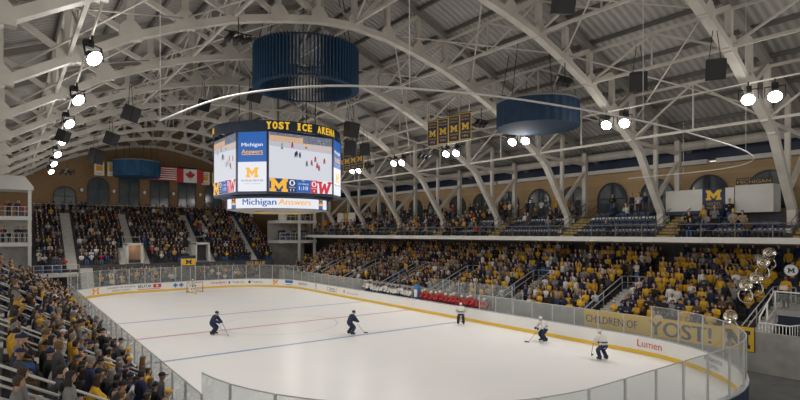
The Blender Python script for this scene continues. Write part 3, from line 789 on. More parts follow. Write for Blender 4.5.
# header ring with lettering
hd = MB(); hd.lathe([(4.86, 14.48), (5.0, 14.48), (5.0, 15.22), (4.86, 15.22), (4.86, 14.48)], NAVY, 72, smooth=False); obj('header_ring', hd, sb)
hs = MB()
for k in range(8):
    a = PI / 8 + k * PI / 4; hs.bar((3.9 * math.cos(a), 3.9 * math.sin(a), 14.5), (4.9 * math.cos(a), 4.9 * math.sin(a), 14.85), .1, .1, STEEL)
    hs.bar((3.0 * math.cos(a), 3.0 * math.sin(a), 14.5), (3.0 * math.cos(a), 3.0 * math.sin(a), 18.9), .05, .05, BLACK)
hs.tube([(3.0 * math.cos(2 * PI * k / 24), 3.0 * math.sin(2 * PI * k / 24), 16.4) for k in range(24)], .08, STEEL, 6, close=True)
obj('hoist_frame', hs, sb)
E_HEAD = em('lit_maize_letters', (1.0, 0.60, 0.03), 0.75)
def curved_text(s, ang0, rad, zc, h, adv, m, parent, bold=.03):
    """letters standing round a ring, centred on direction ang0"""
    mb = MB(); n = len(s)
    for i, ch in enumerate(s):
        if ch == ' ': continue
        an = ang0 + (i - (n - 1) / 2) * adv / rad
        vs, fs = text_polys(ch, bold)
        x0 = min(v[0] for v in vs); x1 = max(v[0] for v in vs); z0 = min(v[1] for v in vs); z1 = max(v[1] for v in vs)
        w = adv * .78 * (.45 if ch == 'I' else 1)
        for q, dx in enumerate((-.022, 0, .022)):
            P = []
            for v in vs:
                x = ((v[0] - x0) / (x1 - x0) - .5) * w * .95 + dx; z = (v[1] - z0) / (z1 - z0) * h
                aa = an + x / rad; r2 = rad + .001 * q; P.append((math.sin(aa) * r2, -math.cos(aa) * r2, zc + z - h / 2))
            mb.add(P, fs, m)
    # slab serifs
        for sx in ((-.5, -.18), (.18, .5)) if ch not in 'SOC' else ():
            for zz in ((-h / 2, -h / 2 + .07),) + (((h / 2 - .07, h / 2),) if ch != 'A' else ()):
                if ch == 'T' and zz[0] < 0: sx2 = (-.25, .25)
                elif ch == 'Y' and zz[0] < 0: sx2 = (-.25, .25)
                elif ch == 'I': sx2 = (-.9, .9)
                else: sx2 = sx
                q = [an + sx2[0] * w / rad, an + sx2[1] * w / rad]
                mb.add([(math.sin(q[a]) * rad, -math.cos(q[a]) * rad, zc + zz[b_]) for a, b_ in ((0, 0), (1, 0), (1, 1), (0, 1))], [(0, 1, 2, 3)], m)
    return obj('lettering', mb, parent)
curved_text('YOST ICE ARENA', .02, 5.02, 14.86, .54, .43, E_HEAD, sb, .03)
mb = MB()
for a0 in (-PI * .5 - .12, PI / 2, PI):
    mb2 = [(a0 + (p[0] - .65) * .52 / 5.02, 14.65 + p[1] * .46) for p in M_PTS]
    mb.add([(math.sin(a) * 5.02, -math.cos(a) * 5.02, z) for a, z in mb2], [tuple(range(len(mb2)))], E_HEAD)
obj('block_letter', mb, sb)
# lower ring of message boards
lr = MB(); lr.lathe([(3.9, 8.95), (4.0, 8.95), (4.0, 9.9), (3.9, 9.9)], NAVY, 72, smooth=False); obj('lower_ring', lr, sb)
for q in range(2):
    ang = q * PI - .41; half = 1.25
    mb = MB()
    def arcq(a0, a1, z0, z1, m, rad):
        n = max(1, int(abs(a1 - a0) / .06)); vs = []
        for i in range(n + 1):
            a = a0 + (a1 - a0) * i / n; vs += [(math.sin(a) * rad, -math.cos(a) * rad, z0), (math.sin(a) * rad, -math.cos(a) * rad, z1)]
        mb.add(vs, [(2 * i, 2 * i + 2, 2 * i + 3, 2 * i + 1) for i in range(n)], m)
    arcq(ang - half * .975, ang + half * .975, 8.98, 9.87, E_WHITE, 4.02)
    for s in (-1, 1):
        a0 = ang + s * half * .75; arcq(a0 - .075, a0 + .075, 8.98, 9.87, E_BLUE, 4.03); arcq(a0 - .075, a0 + .075, 9.25, 9.87, E_MAIZE, 4.035)
        pts = [(a0 + (p[0] - .65) * .105, 9.38 + p[1] * .36) for p in M_PTS]
        mb.add([(math.sin(a) * 4.045, -math.cos(a) * 4.045, z) for a, z in pts], [tuple(range(len(pts)))], E_NAVY)
    def arctext(s, a0, a1, zc, h, m):
        vs, fs = text_polys(s); x0 = min(v[0] for v in vs); x1 = max(v[0] for v in vs)
        for q, dx in enumerate((-.004, 0, .004)):
            A = lambda v: a0 + dx + (v[0] - x0) / (x1 - x0) * (a1 - a0)
            mb.add([(math.sin(A(v)) * (4.05 + .001 * q), -math.cos(A(v)) * (4.05 + .001 * q), zc - h / 2 + v[1] / .73 * h) for v in vs], fs, m)
    arctext('Michigan', ang - .68, ang - .03, 9.46, .46, E_BLUE); arctext('Answers', ang + .01, ang + .64, 9.46, .44, E_MAIZE)
    obj('message_board', mb, sb)
un = MB(); un.lathe([(0.01, 8.75), (2.6, 8.75), (3.95, 8.95)], mat('grey_soffit', (.30, .29, .29), .6), 48); obj('underside', un, sb)
um = MB(); pts = [((p[0] - .65) * 3.6, (p[1] - .5) * 3.4 - .2) for p in M_PTS]; um.add([(x, y, 8.74) for x, y in pts], [tuple(range(len(pts)))[::-1]], MAIZE); obj('underside_emblem', um, sb)

# ================================================================== BANNERS AND FLAGS
def hung(c, name, label, cat, loc, rz, group, z_to=None):
    t = thing(name, label, cat, loc, rz, group)
    obj('cloth', c.mb, t)
    m = MB(); m.tube([(-c.w / 2 - .05, 0, c.h / 2 + .03), (c.w / 2 + .05, 0, c.h / 2 + .03)], .025, BLACK, 6)
    if z_to:
        for s in (-1, 1): m.tube([(s * c.w * .4, 0, c.h / 2), (s * c.w * .4, 0, z_to - loc[2])], .010, BLACK, 5)
    obj('hanging_rod', m, t)
    return t
def mbanner(rows):
    c = Canvas(.92, 1.95, .03, MAIZE); c.rect(-.42, -.93, .42, .93, DKTEXT)
    c.text(rows[0], 0, .74, .66, .16, MAIZE); c.text('MICHIGAN', 0, .50, .68, .10, MAIZE); c.shape(M_PTS, 0, .0, .58, .5, MAIZE, 2); c.text('CHAMPIONS', 0, -.45, .68, .11, MAIZE); c.text(rows[1], 0, -.70, .48, .16, MAIZE)
    return c
def zhang(x): return low_z(x - CX)
for k, (y, rows) in enumerate(((32.15, ('CCHA', '1992')), (30.9, ('CCHA', '1994')), (29.65, ('CCHA', '1995')), (28.4, ('CCHA', '1996')))):
    hung(mbanner(rows), 'championship_banner', 'navy banner with yellow block letter, %s of four from the scoreboard, beside the solid drum' % ORD[k + 1], 'banner', (27.0, y, 15.0), R(-70), 'four nearer navy banners', 17.3)
for k, y in enumerate((46.5, 45.3, 44.1, 42.9)):
    hung(mbanner(('CCHA', '20%02d' % (2 + k))), 'championship_banner', 'navy banner with yellow letter, %s of the distant row against the scoreboard edge' % ORD[k + 1], 'banner', (27.0, y, 14.25), R(-70), 'four distant navy banners', 17.3)
def wbanner():
    c = Canvas(1.25, 2.0, .03, MAIZE); c.rect(-.56, -.93, .56, .93, WHITE); c.text('NCAA', 0, .72, .8, .2, DKTEXT); c.rect(-.4, .42, .4, .50, RED, 2); c.rect(-.4, -.35, .4, .35, MAIZE, 2); c.shape(M_PTS, 0, 0, .6, .5, ORANGE, 3); c.text('CHAMPIONS', 0, -.70, .8, .17, DKTEXT); return c
for x, lab in ((9.95, 'white banner with yellow border half hidden behind a black loudspeaker'), (11.5, 'white banner with yellow border just beside the far blue drum'),
               (24.0, 'white banner with yellow border beside the Canadian flag'), (25.6, 'white banner with yellow border cut off by the scoreboard edge')):
    hung(wbanner(), 'championship_banner', lab, 'banner', (x, 81.8, 15.9 if x < 20 else 15.4), 0, 'white end wall banners', roof_z(x - CX) + .08)
def flag_us():
    c = Canvas(3.9, 2.0, .03, WHITE)
    for k in range(7): c.rect(-1.95, 1.0 - (2 * k + 1) * 2 / 13, 1.95, 1.0 - 2 * k * 2 / 13, RED)
    c.rect(-1.95, 1 - 14 / 13, -.39, 1.0, NAVY, 2)
    for j in range(9):
        for i in range(6 if j % 2 == 0 else 5): c.disc(-1.82 + (i + (.5 if j % 2 else 0)) * .26, .9 - j * .105, .035, WHITE, 3, 5)
    return c
LEAF = [(0, 1), (.12, .72), (.30, .80), (.24, .40), (.42, .56), (.48, .44), (.76, .48), (.68, .22), (.80, .12), (.40, -.16), (.44, -.34), (.06, -.28), (.06, -.72)]
def flag_ca():
    c = Canvas(3.8, 2.0, .03, WHITE); c.rect(-1.9, -1, -.95, 1, RED); c.rect(.95, -1, 1.9, 1, RED)
    P = [(x * .85, z * .85) for x, z in LEAF] + [(-x * .85, z * .85) for x, z in LEAF[::-1][:-1]]
    c.poly(P, RED, 2); return c
hung(flag_us(), 'national_flag', 'red and white striped flag hanging beside the far blue drum', 'flag', (18.1, 81.8, 15.75), 0, None, roof_z(.9) + .08)
hung(flag_ca(), 'national_flag', 'red and white flag with red maple leaf on the end wall', 'flag', (21.75, 81.7, 15.6), 0, None, roof_z(4.5) + .08)

# wall lamps between the end wall windows
for k, x in enumerate((8.2, 12.15, 16.15, 20.15, 24.1)):
    t = thing('wall_lamp', 'small square pale wall lamp on the brown end wall, %s pier of windows' % ORD[k + 1], 'wall lamp', (x, 84.9, 13.1), 0, 'end wall lamps')
    m = MB(); m.box((0, 0, 0), (.5, .12, .6), BLACK); obj('bracket', m, t)
    m = MB(); m.box((0, -.1, 0), (.36, .14, .46), mat('pale_lamp_glass', (.9, .8, .65), emit=.16)); obj('shade', m, t)

# ================================================================== RINK BOARDS AND GLASS
db = thing('dasher_boards', 'white dasher boards with yellow kick strip and clear glass around the ice', 'rink boards', (0, 0, 0))
BENCH0, BENCH1 = W0 + Q + 13.2, W0 + Q + 31.0     # openings without glass at the benches (arc length)
m = MB(); wallprofile(m, 0, .14, 0, 1.05, BOARDW); obj('board_panel', m, db)
m = MB(); wallprofile(m, -.02, .0, 0.03, .24, MAIZE); obj('kick_strip', m, db)
m = MB(); wallprofile(m, -.03, .17, 1.05, 1.10, mat('grey_cap', (.45, .46, .5), .4)); obj('cap_rail', m, db)
m = MB(); wallprofile(m, .14, .16, 0, 1.05, NAVY); obj('board_back', m, db)
npan = 90
def gtop(s):
    return 2.9 if (s < W0 + Q * .9 or s > PERIM - Q * .9 or W0 + Q + L0 + Q * .1 < s < W0 * 2 + Q * 3 + L0 - Q * .1) else 2.25
for k in range(npan):
    s0 = PERIM * k / npan; s1 = PERIM * (k + 1) / npan; zt = gtop((s0 + s1) / 2)
    if BENCH0 < (s0 + s1) / 2 < BENCH1: continue
    a, _ = rink(s0 + .03, .07); c, _ = rink(s1 - .03, .07); mid, hn = rink((s0 + s1) / 2, .07)
    g = MB(); nn = Vector((math.cos(hn), math.sin(hn), 0)) * .008
    P = [a, mid, c]; vs = []
    for p in P: vs += [(p + nn) + Vector((0, 0, 1.1)), (p + nn) + Vector((0, 0, zt)), (p - nn) + Vector((0, 0, zt)), (p - nn) + Vector((0, 0, 1.1))]
    g.add(vs, [(4 * i + q, 4 * i + (q + 1) % 4, 4 * i + 4 + (q + 1) % 4, 4 * i + 4 + q) for i in range(2) for q in range(4)] + [(0, 3, 2, 1), (8, 9, 10, 11)], GLASS)
    obj('glass_pane', g, db)
    p, _ = rink(s0, .07); q = MB(); q.box((p.x, p.y, (1.1 + zt) / 2), (.06, .06, zt - 1.1), RAILG, hn); obj('post', q, db)
    e = MB(); e.bar((a.x, a.y, zt), (mid.x, mid.y, zt), .03, .03, RAILG); e.bar((mid.x, mid.y, zt), (c.x, c.y, zt), .03, .03, RAILG); obj('pane_edge', e, db)
def board_ad(s, fn, W, H=.72, zc=.66):
    """advertising printed on the ice side of the boards, bent to the outline"""
    c = Canvas(W, H, .004, BOARDW); fn(c)
    for i, v in enumerate(c.mb.v):
        p, h = rink(s + v[0], v[1] - .002 if v[1] < 0 else .002); c.mb.v[i] = (p.x, p.y, v[2] + zc)
    # drop the base slab: only the print shows
    keep = [k for k in range(len(c.mb.f)) if k >= 6]
    c.mb.f = [c.mb.f[k] for k in keep]; c.mb.m = [c.mb.m[k] for k in keep]; c.mb.smooth = [c.mb.smooth[k] for k in keep]
    o = obj('advert', c.mb, db); return o
def two(l1, l2, m): return lambda c: (c.text(l1, 0, .14, c.w * .95, .19, m), c.text(l2, 0, -.18, c.w * .6, .17, m))
def emblem(m): return lambda c: c.shape(M_PTS, 0, 0, .95, .68, m)
def belfor(c):
    c.text('BELFOR', -.55, .08, 1.5, .34, DKTEXT, 2, .02); c.rect(-1.3, -.30, 1.2, -.24, RED); c.rect(.4, -.14, 1.3, .28, RED); c.disc(.85, .07, .13, WHITE, 2)
def cross(c):
    for x in (-.35, .35): c.rect(x - .1, -.25, x + .1, .25, BLUEV); c.rect(x - .27, -.09, x + .27, .09, BLUEV, 2)
def word(st, m, bold=.01): return lambda c: c.text(st, 0, 0, c.w * .95, .42, m, 2, bold)
def team(c):
    for x in (-1.25, 1.25): c.disc(x - .85, 0, .17, DKTEXT); c.text('Truck Co', x + .2, .02, 1.5, .26, DKTEXT)
def bluebox(c): c.rect(-.7, -.02, .7, .32, BLUEV); c.text('MED', 0, .15, .7, .2, WHITE, 2); c.rect(-.6, -.28, .6, -.20, GREYTEXT)
def anchor(c): c.disc(0, .12, .22, GREYTEXT); c.disc(0, .12, .13, BOARDW, 2); c.text('AUTO', 0, -.25, .7, .12, GREYTEXT)
def bracket(c):
    c.text('Tommy\'s', 0, .04, 1.5, .34, DKTEXT, 2, .02); c.rect(-.8, -.24, .8, -.18, DKTEXT)
    for sx in (-1, 1): c.poly([(sx * .95, -.3), (sx * 1.08, -.3), (sx * 1.22, 0), (sx * 1.08, .3), (sx * .95, .3), (sx * 1.08, 0)][:: sx], MAIZE)
def longad(c): c.disc(-1.5, 0, .2, ORANGE); c.text('insurance partners', .2, -.1, 2.6, .18, GREYTEXT)
for s, fn, W in ((-5.9, emblem(ORANGE), 1.2), (-2.7, two('UNIVERSITY OF MICHIGAN', 'CREDIT UNION', DKTEXT), 3.6), (.5, belfor, 3.0), (3.8, cross, 1.4), (8.8, word('meijer', RED), 2.1), (12.3, team, 4.6),
                 (16.3, emblem(ORANGE), 1.2), (18.5, bluebox, 1.6), (21.5, word('spectrum', PURPLE), 2.4), (25.0, anchor, 1.2), (29.0, bracket, 2.8), (33.2, longad, 4.0)):
    board_ad(s, fn, W)
board_ad(W0 + Q + L0 + 1.0, word('Lumen', RED), 1.7)
board_ad(W0 + Q + L0 + 5.6, two('BUSINESS', 'SCHOOL', DKTEXT), 1.7)

# goal at the far end
gl = thing('hockey_goal', 'hockey goal with red posts and white net at the far end', 'goal', (CX + .95, 66.1, 0))
m = MB(); m.tube([(-.92, 0, 0), (-.92, 0, 1.2), (.92, 0, 1.2), (.92, 0, 0)], .05, RED, 8); obj('frame', m, gl)
m = MB(); m.tube([(-.92, 0, .04), (-.8, .9, .04), (0, 1.1, .04), (.8, .9, .04), (.92, 0, .04)], .03, RED, 6); m.tube([(-.9, 0, 1.18), (-.6, .5, 1.15), (.6, .5, 1.15), (.9, 0, 1.18)], .02, WHITE, 6); obj('base_bar', m, gl)
m = MB()
for k in range(15):
    x = -.9 + 1.8 * k / 14; yb = 1.08 - .25 * abs(x); m.tube([(x, .02, 1.18), (x * .8, .5, 1.14), (x * .93, yb, .05)], .006, WHITE, 3)
for z in (.15, .3, .45, .6, .75, .9, 1.05):
    q = (1.15 - z) / 1.1; m.tube([(-.92, .03, z), (-.85, .5 + .42 * q, z), (0, .5 + .58 * q, z), (.85, .5 + .42 * q, z), (.92, .03, z)], .006, WHITE, 3)
obj('net', m, gl)

# ================================================================== SIGNS ON THE STAND FRONTS
c = Canvas(8.6, 1.15, .05, MAIZE); c.text('CHILDREN OF', -2.35, -.02, 3.7, .48, DKTEXT, 2, .025); c.text('YOST!', 1.95, -.02, 3.6, .86, DKTEXT, 2, .035)
t = thing('stand_banner', 'long yellow banner reading CHILDREN OF YOST along the stand front', 'banner', (31.04, 16.9, 1.52), R(-90)); obj('cloth', c.mb, t)
c = Canvas(1.45, 1.25, .05, MAIZE); c.shape(M_PTS, 0, -.02, 1.15, .92, NAVY, 2)
t = thing('emblem_board', 'yellow square board with a navy block letter at the stand corner', 'sign', (30.9, 11.85, 1.62), R(-84)); obj('board', c.mb, t)
m = MB(); m.box((0, .05, 0), (1.5, .04, 1.3), NAVY); obj('backing', m, t)
c = Canvas(1.7, .85, .08, MAIZE); c.shape(M_PTS, 0, .0, .75, .55, NAVY, 2)
t = thing('gate_sign', 'small yellow sign with dark letter over the gate behind the far goal', 'sign', (18.6, 70.6, 3.45), 0); obj('board', c.mb, t)
m = MB(); m.box((0, .06, .62), (1.75, .1, .4), NAVY); obj('top_box', m, t)
m = MB()
for s in (-.85, .85): m.bar((s, .1, -3.4), (s, .1, .5), .12, .12, RAILG)
obj('post', m, t)
c = Canvas(4.6, .85, .06, NAVY); c.text('GO BLUE', .4, 0, 2.6, .42, MAIZE, 2, .02)
t = thing('end_banner', 'dark navy banner with yellow letters above far corner glass', 'banner', (27.3, 71.2, 3.0), R(-18)); obj('cloth', c.mb, t)

# balcony sign panels and camera platform
def panel_wall(y0, y1, x, z0, z1, lab, emb, grp):
    w = y1 - y0; c = Canvas(w, z1 - z0, .12, WHITEP)
    if emb: c.rect(emb[0], -(z1 - z0) / 2, emb[1], (z1 - z0) / 2, DKTEXT); mid = (emb[0] + emb[1]) / 2; c.shape(M_PTS, mid, .30, 1.0, .68, MAIZE, 2); c.text('HOCKEY', mid, -.30, .9, .2, MAIZE_D, 2); c.text('MICHIGAN', mid, -.56, .9, .15, MAIZE_D, 2)
    t = thing('sign_panel', lab, 'sign panel', (x, (y0 + y1) / 2, (z0 + z1) / 2), R(-90), grp); obj('panel', c.mb, t)
    m = MB(); m.box((0, 0, -(z1 - z0) / 2 - .12), (w, .16, .24), NAVY); obj('foot_rail', m, t); return t
panel_wall(15.15, 19.7, 38.95, 8.7, 10.2, 'long white balcony panel with navy section and yellow block letter', (.27, 1.75), 'white balcony panels')
t = thing('camera_platform', 'white boxed camera platform on the balcony with black top rail', 'platform', (39.55, 14.0, 8.1))
m = MB(); m.box((0, 0, 1.3), (1.25, 2.2, 1.8), WHITEP); obj('box', m, t)
m = MB()
for y in (-1.0, 0, 1.0): m.bar((-.55, y, 2.1), (-.55, y, 2.65), .05, .05, BLACK)
m.bar((-.55, -1.05, 2.65), (-.55, 1.05, 2.65), .06, .06, BLACK); obj('rail', m, t)
c = Canvas(2.1, .32, .03, BLACK); c.text('MICHIGAN', 0, 0, 2.0, .2, MAIZE_D, 2); o = obj('sign_strip', c.mb, t); o.location = (-.6, 0, 2.4); o.rotation_euler = (0, 0, R(-90))
for k, (a, b_) in enumerate(((63.0, 64.9), (66.2, 67.9))):
    panel_wall(a, b_, 38.9, 8.55, 10.0, 'small white balcony panel beside yellow sign, %s of the two at the far end' % ('nearer', 'farther')[k], None, 'white balcony panels')
c = Canvas(.85, 1.45, .06, MAIZE_D); c.text('M', 0, .2, .5, .5, ORANGE, 2, .03)
t = thing('sign_panel', 'narrow yellow sign between two white panels at far balcony end', 'sign panel', (38.9, 65.55, 9.25), R(-90)); obj('panel', c.mb, t)

# ================================================================== RAILINGS
def railing(name, label, segs, grp, r=.03, mtl=None, loc=(0, 0, 0)):
    t = thing(name, label, 'railing', loc, 0, grp)
    for kind, pts in segs:
        m = MB(); m.tube(pts, r if kind != 'bar' else r * .5, mtl or RAILG, 6, smooth=True); obj(kind, m, t)
    return t
for k, y in enumerate(AISLES):
    for sd, w in ((-.9, 'near'), (.9, 'far')):
        if k == 0: sd *= .5
        segs = []
        xs = RX(6) + .4
        seq = [(RX(0) - .35, y + sd, RZf(0) + .95), (RX(6) - .35, y + sd, RZf(6) + .98), (xs, y + sd, RZf(6) + .98)]
        segs.append(('handrail', seq)); segs.append(('mid_rail', [(a, b, c - .45) for a, b, c in seq]))
        for i in (0, 3, 6): segs.append(('post', [(RX(i) - .35, y + sd, RZf(i)), (RX(i) - .35, y + sd, RZf(i) + .95)]))
        segs.append(('post', [(xs, y + sd, RZf(6)), (xs, y + sd, RZf(6) + .98)]))
        railing('stair_rail', 'grey tube rail on the %s side of the %s stairs across the ice' % (w, ORD[k + 1]), segs, 'rails of the stairs across the ice', .035)
    segs = [('handrail', [(RX(6) + .42, y - (.85 if k else .42), RZf(6) + .98), (RX(6) + .42, y + (.85 if k else .42), RZf(6) + .98)]), ('mid_rail', [(RX(6) + .42, y - (.85 if k else .42), RZf(6) + .5), (RX(6) + .42, y + (.85 if k else .42), RZf(6) + .5)])]
    railing('landing_rail', 'grey rail closing the landing of the %s stairs across the ice' % ORD[k + 1], segs, 'landing rails across the ice', .035)
# balcony front rail and glass
t = thing('balcony_rail', 'long dark rail with low glass along the front of the balcony', 'railing', (36.1, 0, 6.88))
m = MB(); m.bar((0, 4, .85), (0, 72, .85), .05, .05, STEEL_D); m.bar((0, 4, .42), (0, 72, .42), .03, .03, STEEL_D); obj('top_rail', m, t)
for k in range(35): q = MB(); q.bar((0, 4 + 2 * k, 0), (0, 4 + 2 * k, .85), .05, .05, STEEL_D); obj('post', q, t)
for k in range(8):
    for sd, w in ((-1.95, 'near'), (-.55, 'far')):
        y = TRUSS_Y[k] + sd
        segs = [('handrail', [(BX(0) - .3, y, BZ(0) + .95), (BX(4), y, BZ(4) + 1.1)]), ('mid_rail', [(BX(0) - .3, y, BZ(0) + .5), (BX(4), y, BZ(4) + .6)])]
        segs += [('post', [(BX(i), y, BZ(i)), (BX(i), y, BZ(i) + 1.0 + .03 * i)]) for i in (0, 2, 4)]
        railing('stair_rail', 'black rail on the %s side of the %s yellow-edged balcony stairs' % (w, ORD[k + 1]), segs, 'rails of the balcony stairs', .03, STEEL_D)
# near-side stand rails
for k, y in enumerate(LAIS):
    for sd, w in ((-.6, 'near'), (.6, 'far')):
        seq = [(LX(0) + .3, y + sd, LZ(0) + .95), (LX(6), y + sd, LZ(6) + 1.0)]
        segs = [("handrail", seq), ("mid_rail", [(a, b, c - .45) for a, b, c in seq])] + [("post", [(LX(i), y + sd, LZ(i)), (LX(i), y + sd, LZ(i) + .97)]) for i in (0, 2, 4, 6)]
        railing('stair_rail', 'grey tube rail on the %s side of the %s stairs down the camera side stand' % (w, ORD[k + 1]), segs, 'rails of the camera side stairs', .035, WHITEP)
# far stand rails
segs = [('handrail', [(2.6, 84.5, 11.05), (28, 84.5, 11.05)])] + [('post', [(2.8 + 2.5 * i, 84.5, 9.6), (2.8 + 2.5 * i, 84.5, 11.05)]) for i in range(11)]
railing('top_rail', 'long pale rail along the top row of the far end stand', segs, None, .05)
segs = [('handrail', [(2.2, 71.05, 3.5), (6.6, 71.05, 3.5)]), ('mid_rail', [(2.2, 71.05, 3.0), (6.6, 71.05, 3.0)])] + [('post', [(2.3 + .86 * i, 71.05, 2.5), (2.3 + .86 * i, 71.05, 3.5)]) for i in range(6)]
railing('platform_rail', 'pale rail on the white corner platform by the far glass', segs, None, .035)
for nm, x0, x1, z, lab in (('gallery_rail', -2, 2.1, 6.1, 'pale rail of the lower gallery in the white corner tower by the camera side'), ('gallery_rail', -2, 2.1, 9.0, 'pale rail of the upper gallery in the white corner tower by the camera side'),
                           ('gallery_rail', 31.5, 37.2, 6.1, 'pale rail of the lower gallery right of the far stand'), ('gallery_rail', 31.5, 37.2, 9.0, 'pale rail of the upper gallery right of the far stand')):
    n = 7; segs = [('handrail', [(x0, 71.7, z + 1.05), (x1, 71.7, z + 1.05)]), ('mid_rail', [(x0, 71.7, z + .55), (x1, 71.7, z + .55)])] + [('post', [(x0 + (x1 - x0) * i / n, 71.7, z), (x0 + (x1 - x0) * i / n, 71.7, z + 1.05)]) for i in range(n + 1)]
    railing(nm, lab, segs, 'corner gallery rails', .04)
for k, x in enumerate((12.9, 21.2)):
    segs = []
    for s in (-1, 1):
        segs.append(('handrail', [(x + s * 1.0, 73.5, 4.2), (x + s * 1.0, 76.6, 6.6)])); segs.append(('post', [(x + s * 1.0, 73.5, 3.3), (x + s * 1.0, 73.5, 4.2)]))
    segs.append(('handrail', [(x - 1.0, 76.7, 6.6), (x + 1.0, 76.7, 6.6)]))
    railing('tunnel_rail', 'pale rail around the %s entry tunnel of the far stand' % ('warm lit', 'dark')[k], segs, 'tunnel rails', .045)
# gate at the near corner by the band
segs = [('top_bar', [(31.4, 11.05, 2.48), (31.4, 9.7, 2.48), (32.6, 9.4, 2.48)]), ('bottom_bar', [(31.4, 11.05, 1.55), (31.4, 9.7, 1.55), (32.6, 9.4, 1.55)])]
segs += [('bar', [(31.4, 11.05 - 1.35 * i / 9, 1.5), (31.4, 11.05 - 1.35 * i / 9, 2.48)]) for i in range(10)] + [('bar', [(31.4 + 1.2 * i / 6, 9.7 - .3 * i / 6, 1.5), (31.4 + 1.2 * i / 6, 9.7 - .3 * i / 6, 2.48)]) for i in range(1, 7)]
railing('barrier_gate', 'white barred gate beside the yellow square letter board', segs, None, .035, WHITE)
segs = [('handrail', [(31.75, 11.16, 2.3), (31.8, 11.16, 2.75), (33.75, 11.16, 3.95), (33.75, 6, 3.95)])] + [('post', [(33.75, y, 3.0), (33.75, y, 3.95)]) for y in (11.1, 9.8, 8.4)] + [('post', [(32.8, 11.16, 1.45), (32.8, 11.16, 3.36)])]
t = railing('landing_rail', 'white rail sloping up to the glass fronted landing below the band', segs, None, .045, WHITE)
m = MB()
for y in (10.45, 9.1, 7.7): m.box((33.75, y, 3.45), (.02, 1.2, .8), GLASS)
obj('glass_front', m, t)
# ================================================================== PEOPLE
def skin_body(J, E):
    """one continuous surface grown round a jointed skeleton; J name -> (position, radius)"""
    names = list(J); idx = {n: i for i, n in enumerate(names)}
    me = bpy.data.meshes.new('body'); me.from_pydata([J[n][0] for n in names], [(idx[a], idx[b]) for a, b in E], [])
    o = bpy.data.objects.new('body', me); COL.objects.link(o)
    md = o.modifiers.new('skin', 'SKIN'); md.use_smooth_shade = True
    sv = me.skin_vertices[0].data
    for n in names:
        r = J[n][1]; sv[idx[n]].radius = r if isinstance(r, tuple) else (r, r); sv[idx[n]].use_root = (n == 'pelvis')
    sd = o.modifiers.new('sub', 'SUBSURF'); sd.levels = 1; sd.render_levels = 1
    dg = bpy.context.evaluated_depsgraph_get(); dg.update()
    out = bpy.data.meshes.new_from_object(o.evaluated_get(dg))
    V = [v.co.copy() for v in out.vertices]; F = [tuple(p.vertices) for p in out.polygons]; NR = [v.normal.copy() for v in out.vertices]
    bpy.data.objects.remove(o); bpy.data.meshes.remove(me); bpy.data.meshes.remove(out)
    return V, F, NR
def seg_d(p, a, b):
    ab = b - a; t = max(0, min(1, (p - a).dot(ab) / max(ab.length_squared, 1e-9))); return (p - a - ab * t).length, t
REG = {'torso': 'top', 'arm': 'top', 'fore': 'top', 'hand': 'skin', 'neck': 'skin', 'hip': 'leg', 'thigh': 'leg', 'shin': 'leg', 'foot': 'shoe'}
def head_mesh(mb, c, skin, yaw=0.0, pitch=0.0, s=1.0):
    """head with jaw, brow, nose, ears, eyes and mouth; faces -Y"""
    Q = Matrix.Rotation(yaw, 3, 'Z') @ Matrix.Rotation(pitch, 3, 'X')
    prof = [(-.118, .030, .040, -.018), (-.100, .046, .058, -.018), (-.075, .058, .074, -.010), (-.045, .066, .084, -.004), (-.010, .071, .091, 0), (.030, .075, .096, .003), (.065, .073, .094, .006), (.095, .058, .075, .008), (.112, .032, .044, .009), (.118, .006, .008, .009)]
    n = 12; vs = []
    for z, rx, ry, oy in prof:
        for k in range(n):
            a = 2 * PI * k / n; vs.append(Vector((rx * math.cos(a), ry * math.sin(a) + oy, z)))
    fs = [(j * n + k, j * n + (k + 1) % n, (j + 1) * n + (k + 1) % n, (j + 1) * n + k) for j in range(len(prof) - 1) for k in range(n)] + [tuple(range(n))[::-1]]
    T = lambda v: Q @ (Vector(v) * s) + Vector(c)
    mb.add([T(v) for v in vs], fs, skin, True)
    mb.add([T(v) for v in ((-.014, -.084, .012), (.014, -.084, .012), (-.02, -.082, -.036), (.02, -.082, -.036), (0, -.116, -.030), (0, -.094, .014))], [(0, 2, 4, 5), (1, 5, 4, 3), (2, 3, 4)], skin)
    for sx in (-1, 1):
        mb.ell(T((sx * .074, .012, -.008)), (.012 * s, .02 * s, .032 * s), skin, 6, 4)
        mb.ell(T((sx * .030, -.083, .012)), (.012 * s, .008 * s, .008 * s), EYE, 6, 4)
        mb.add([T(v) for v in ((sx * .014, -.090, .028), (sx * .046, -.080, .028), (sx * .046, -.082, .034), (sx * .014, -.092, .034))], [(0, 1, 2, 3)], EYE)
    mb.add([T(v) for v in ((-.024, -.084, -.062), (.024, -.084, -.062), (.020, -.083, -.050), (-.020, -.083, -.050))], [(0, 1, 2, 3)], LIP)
    return T
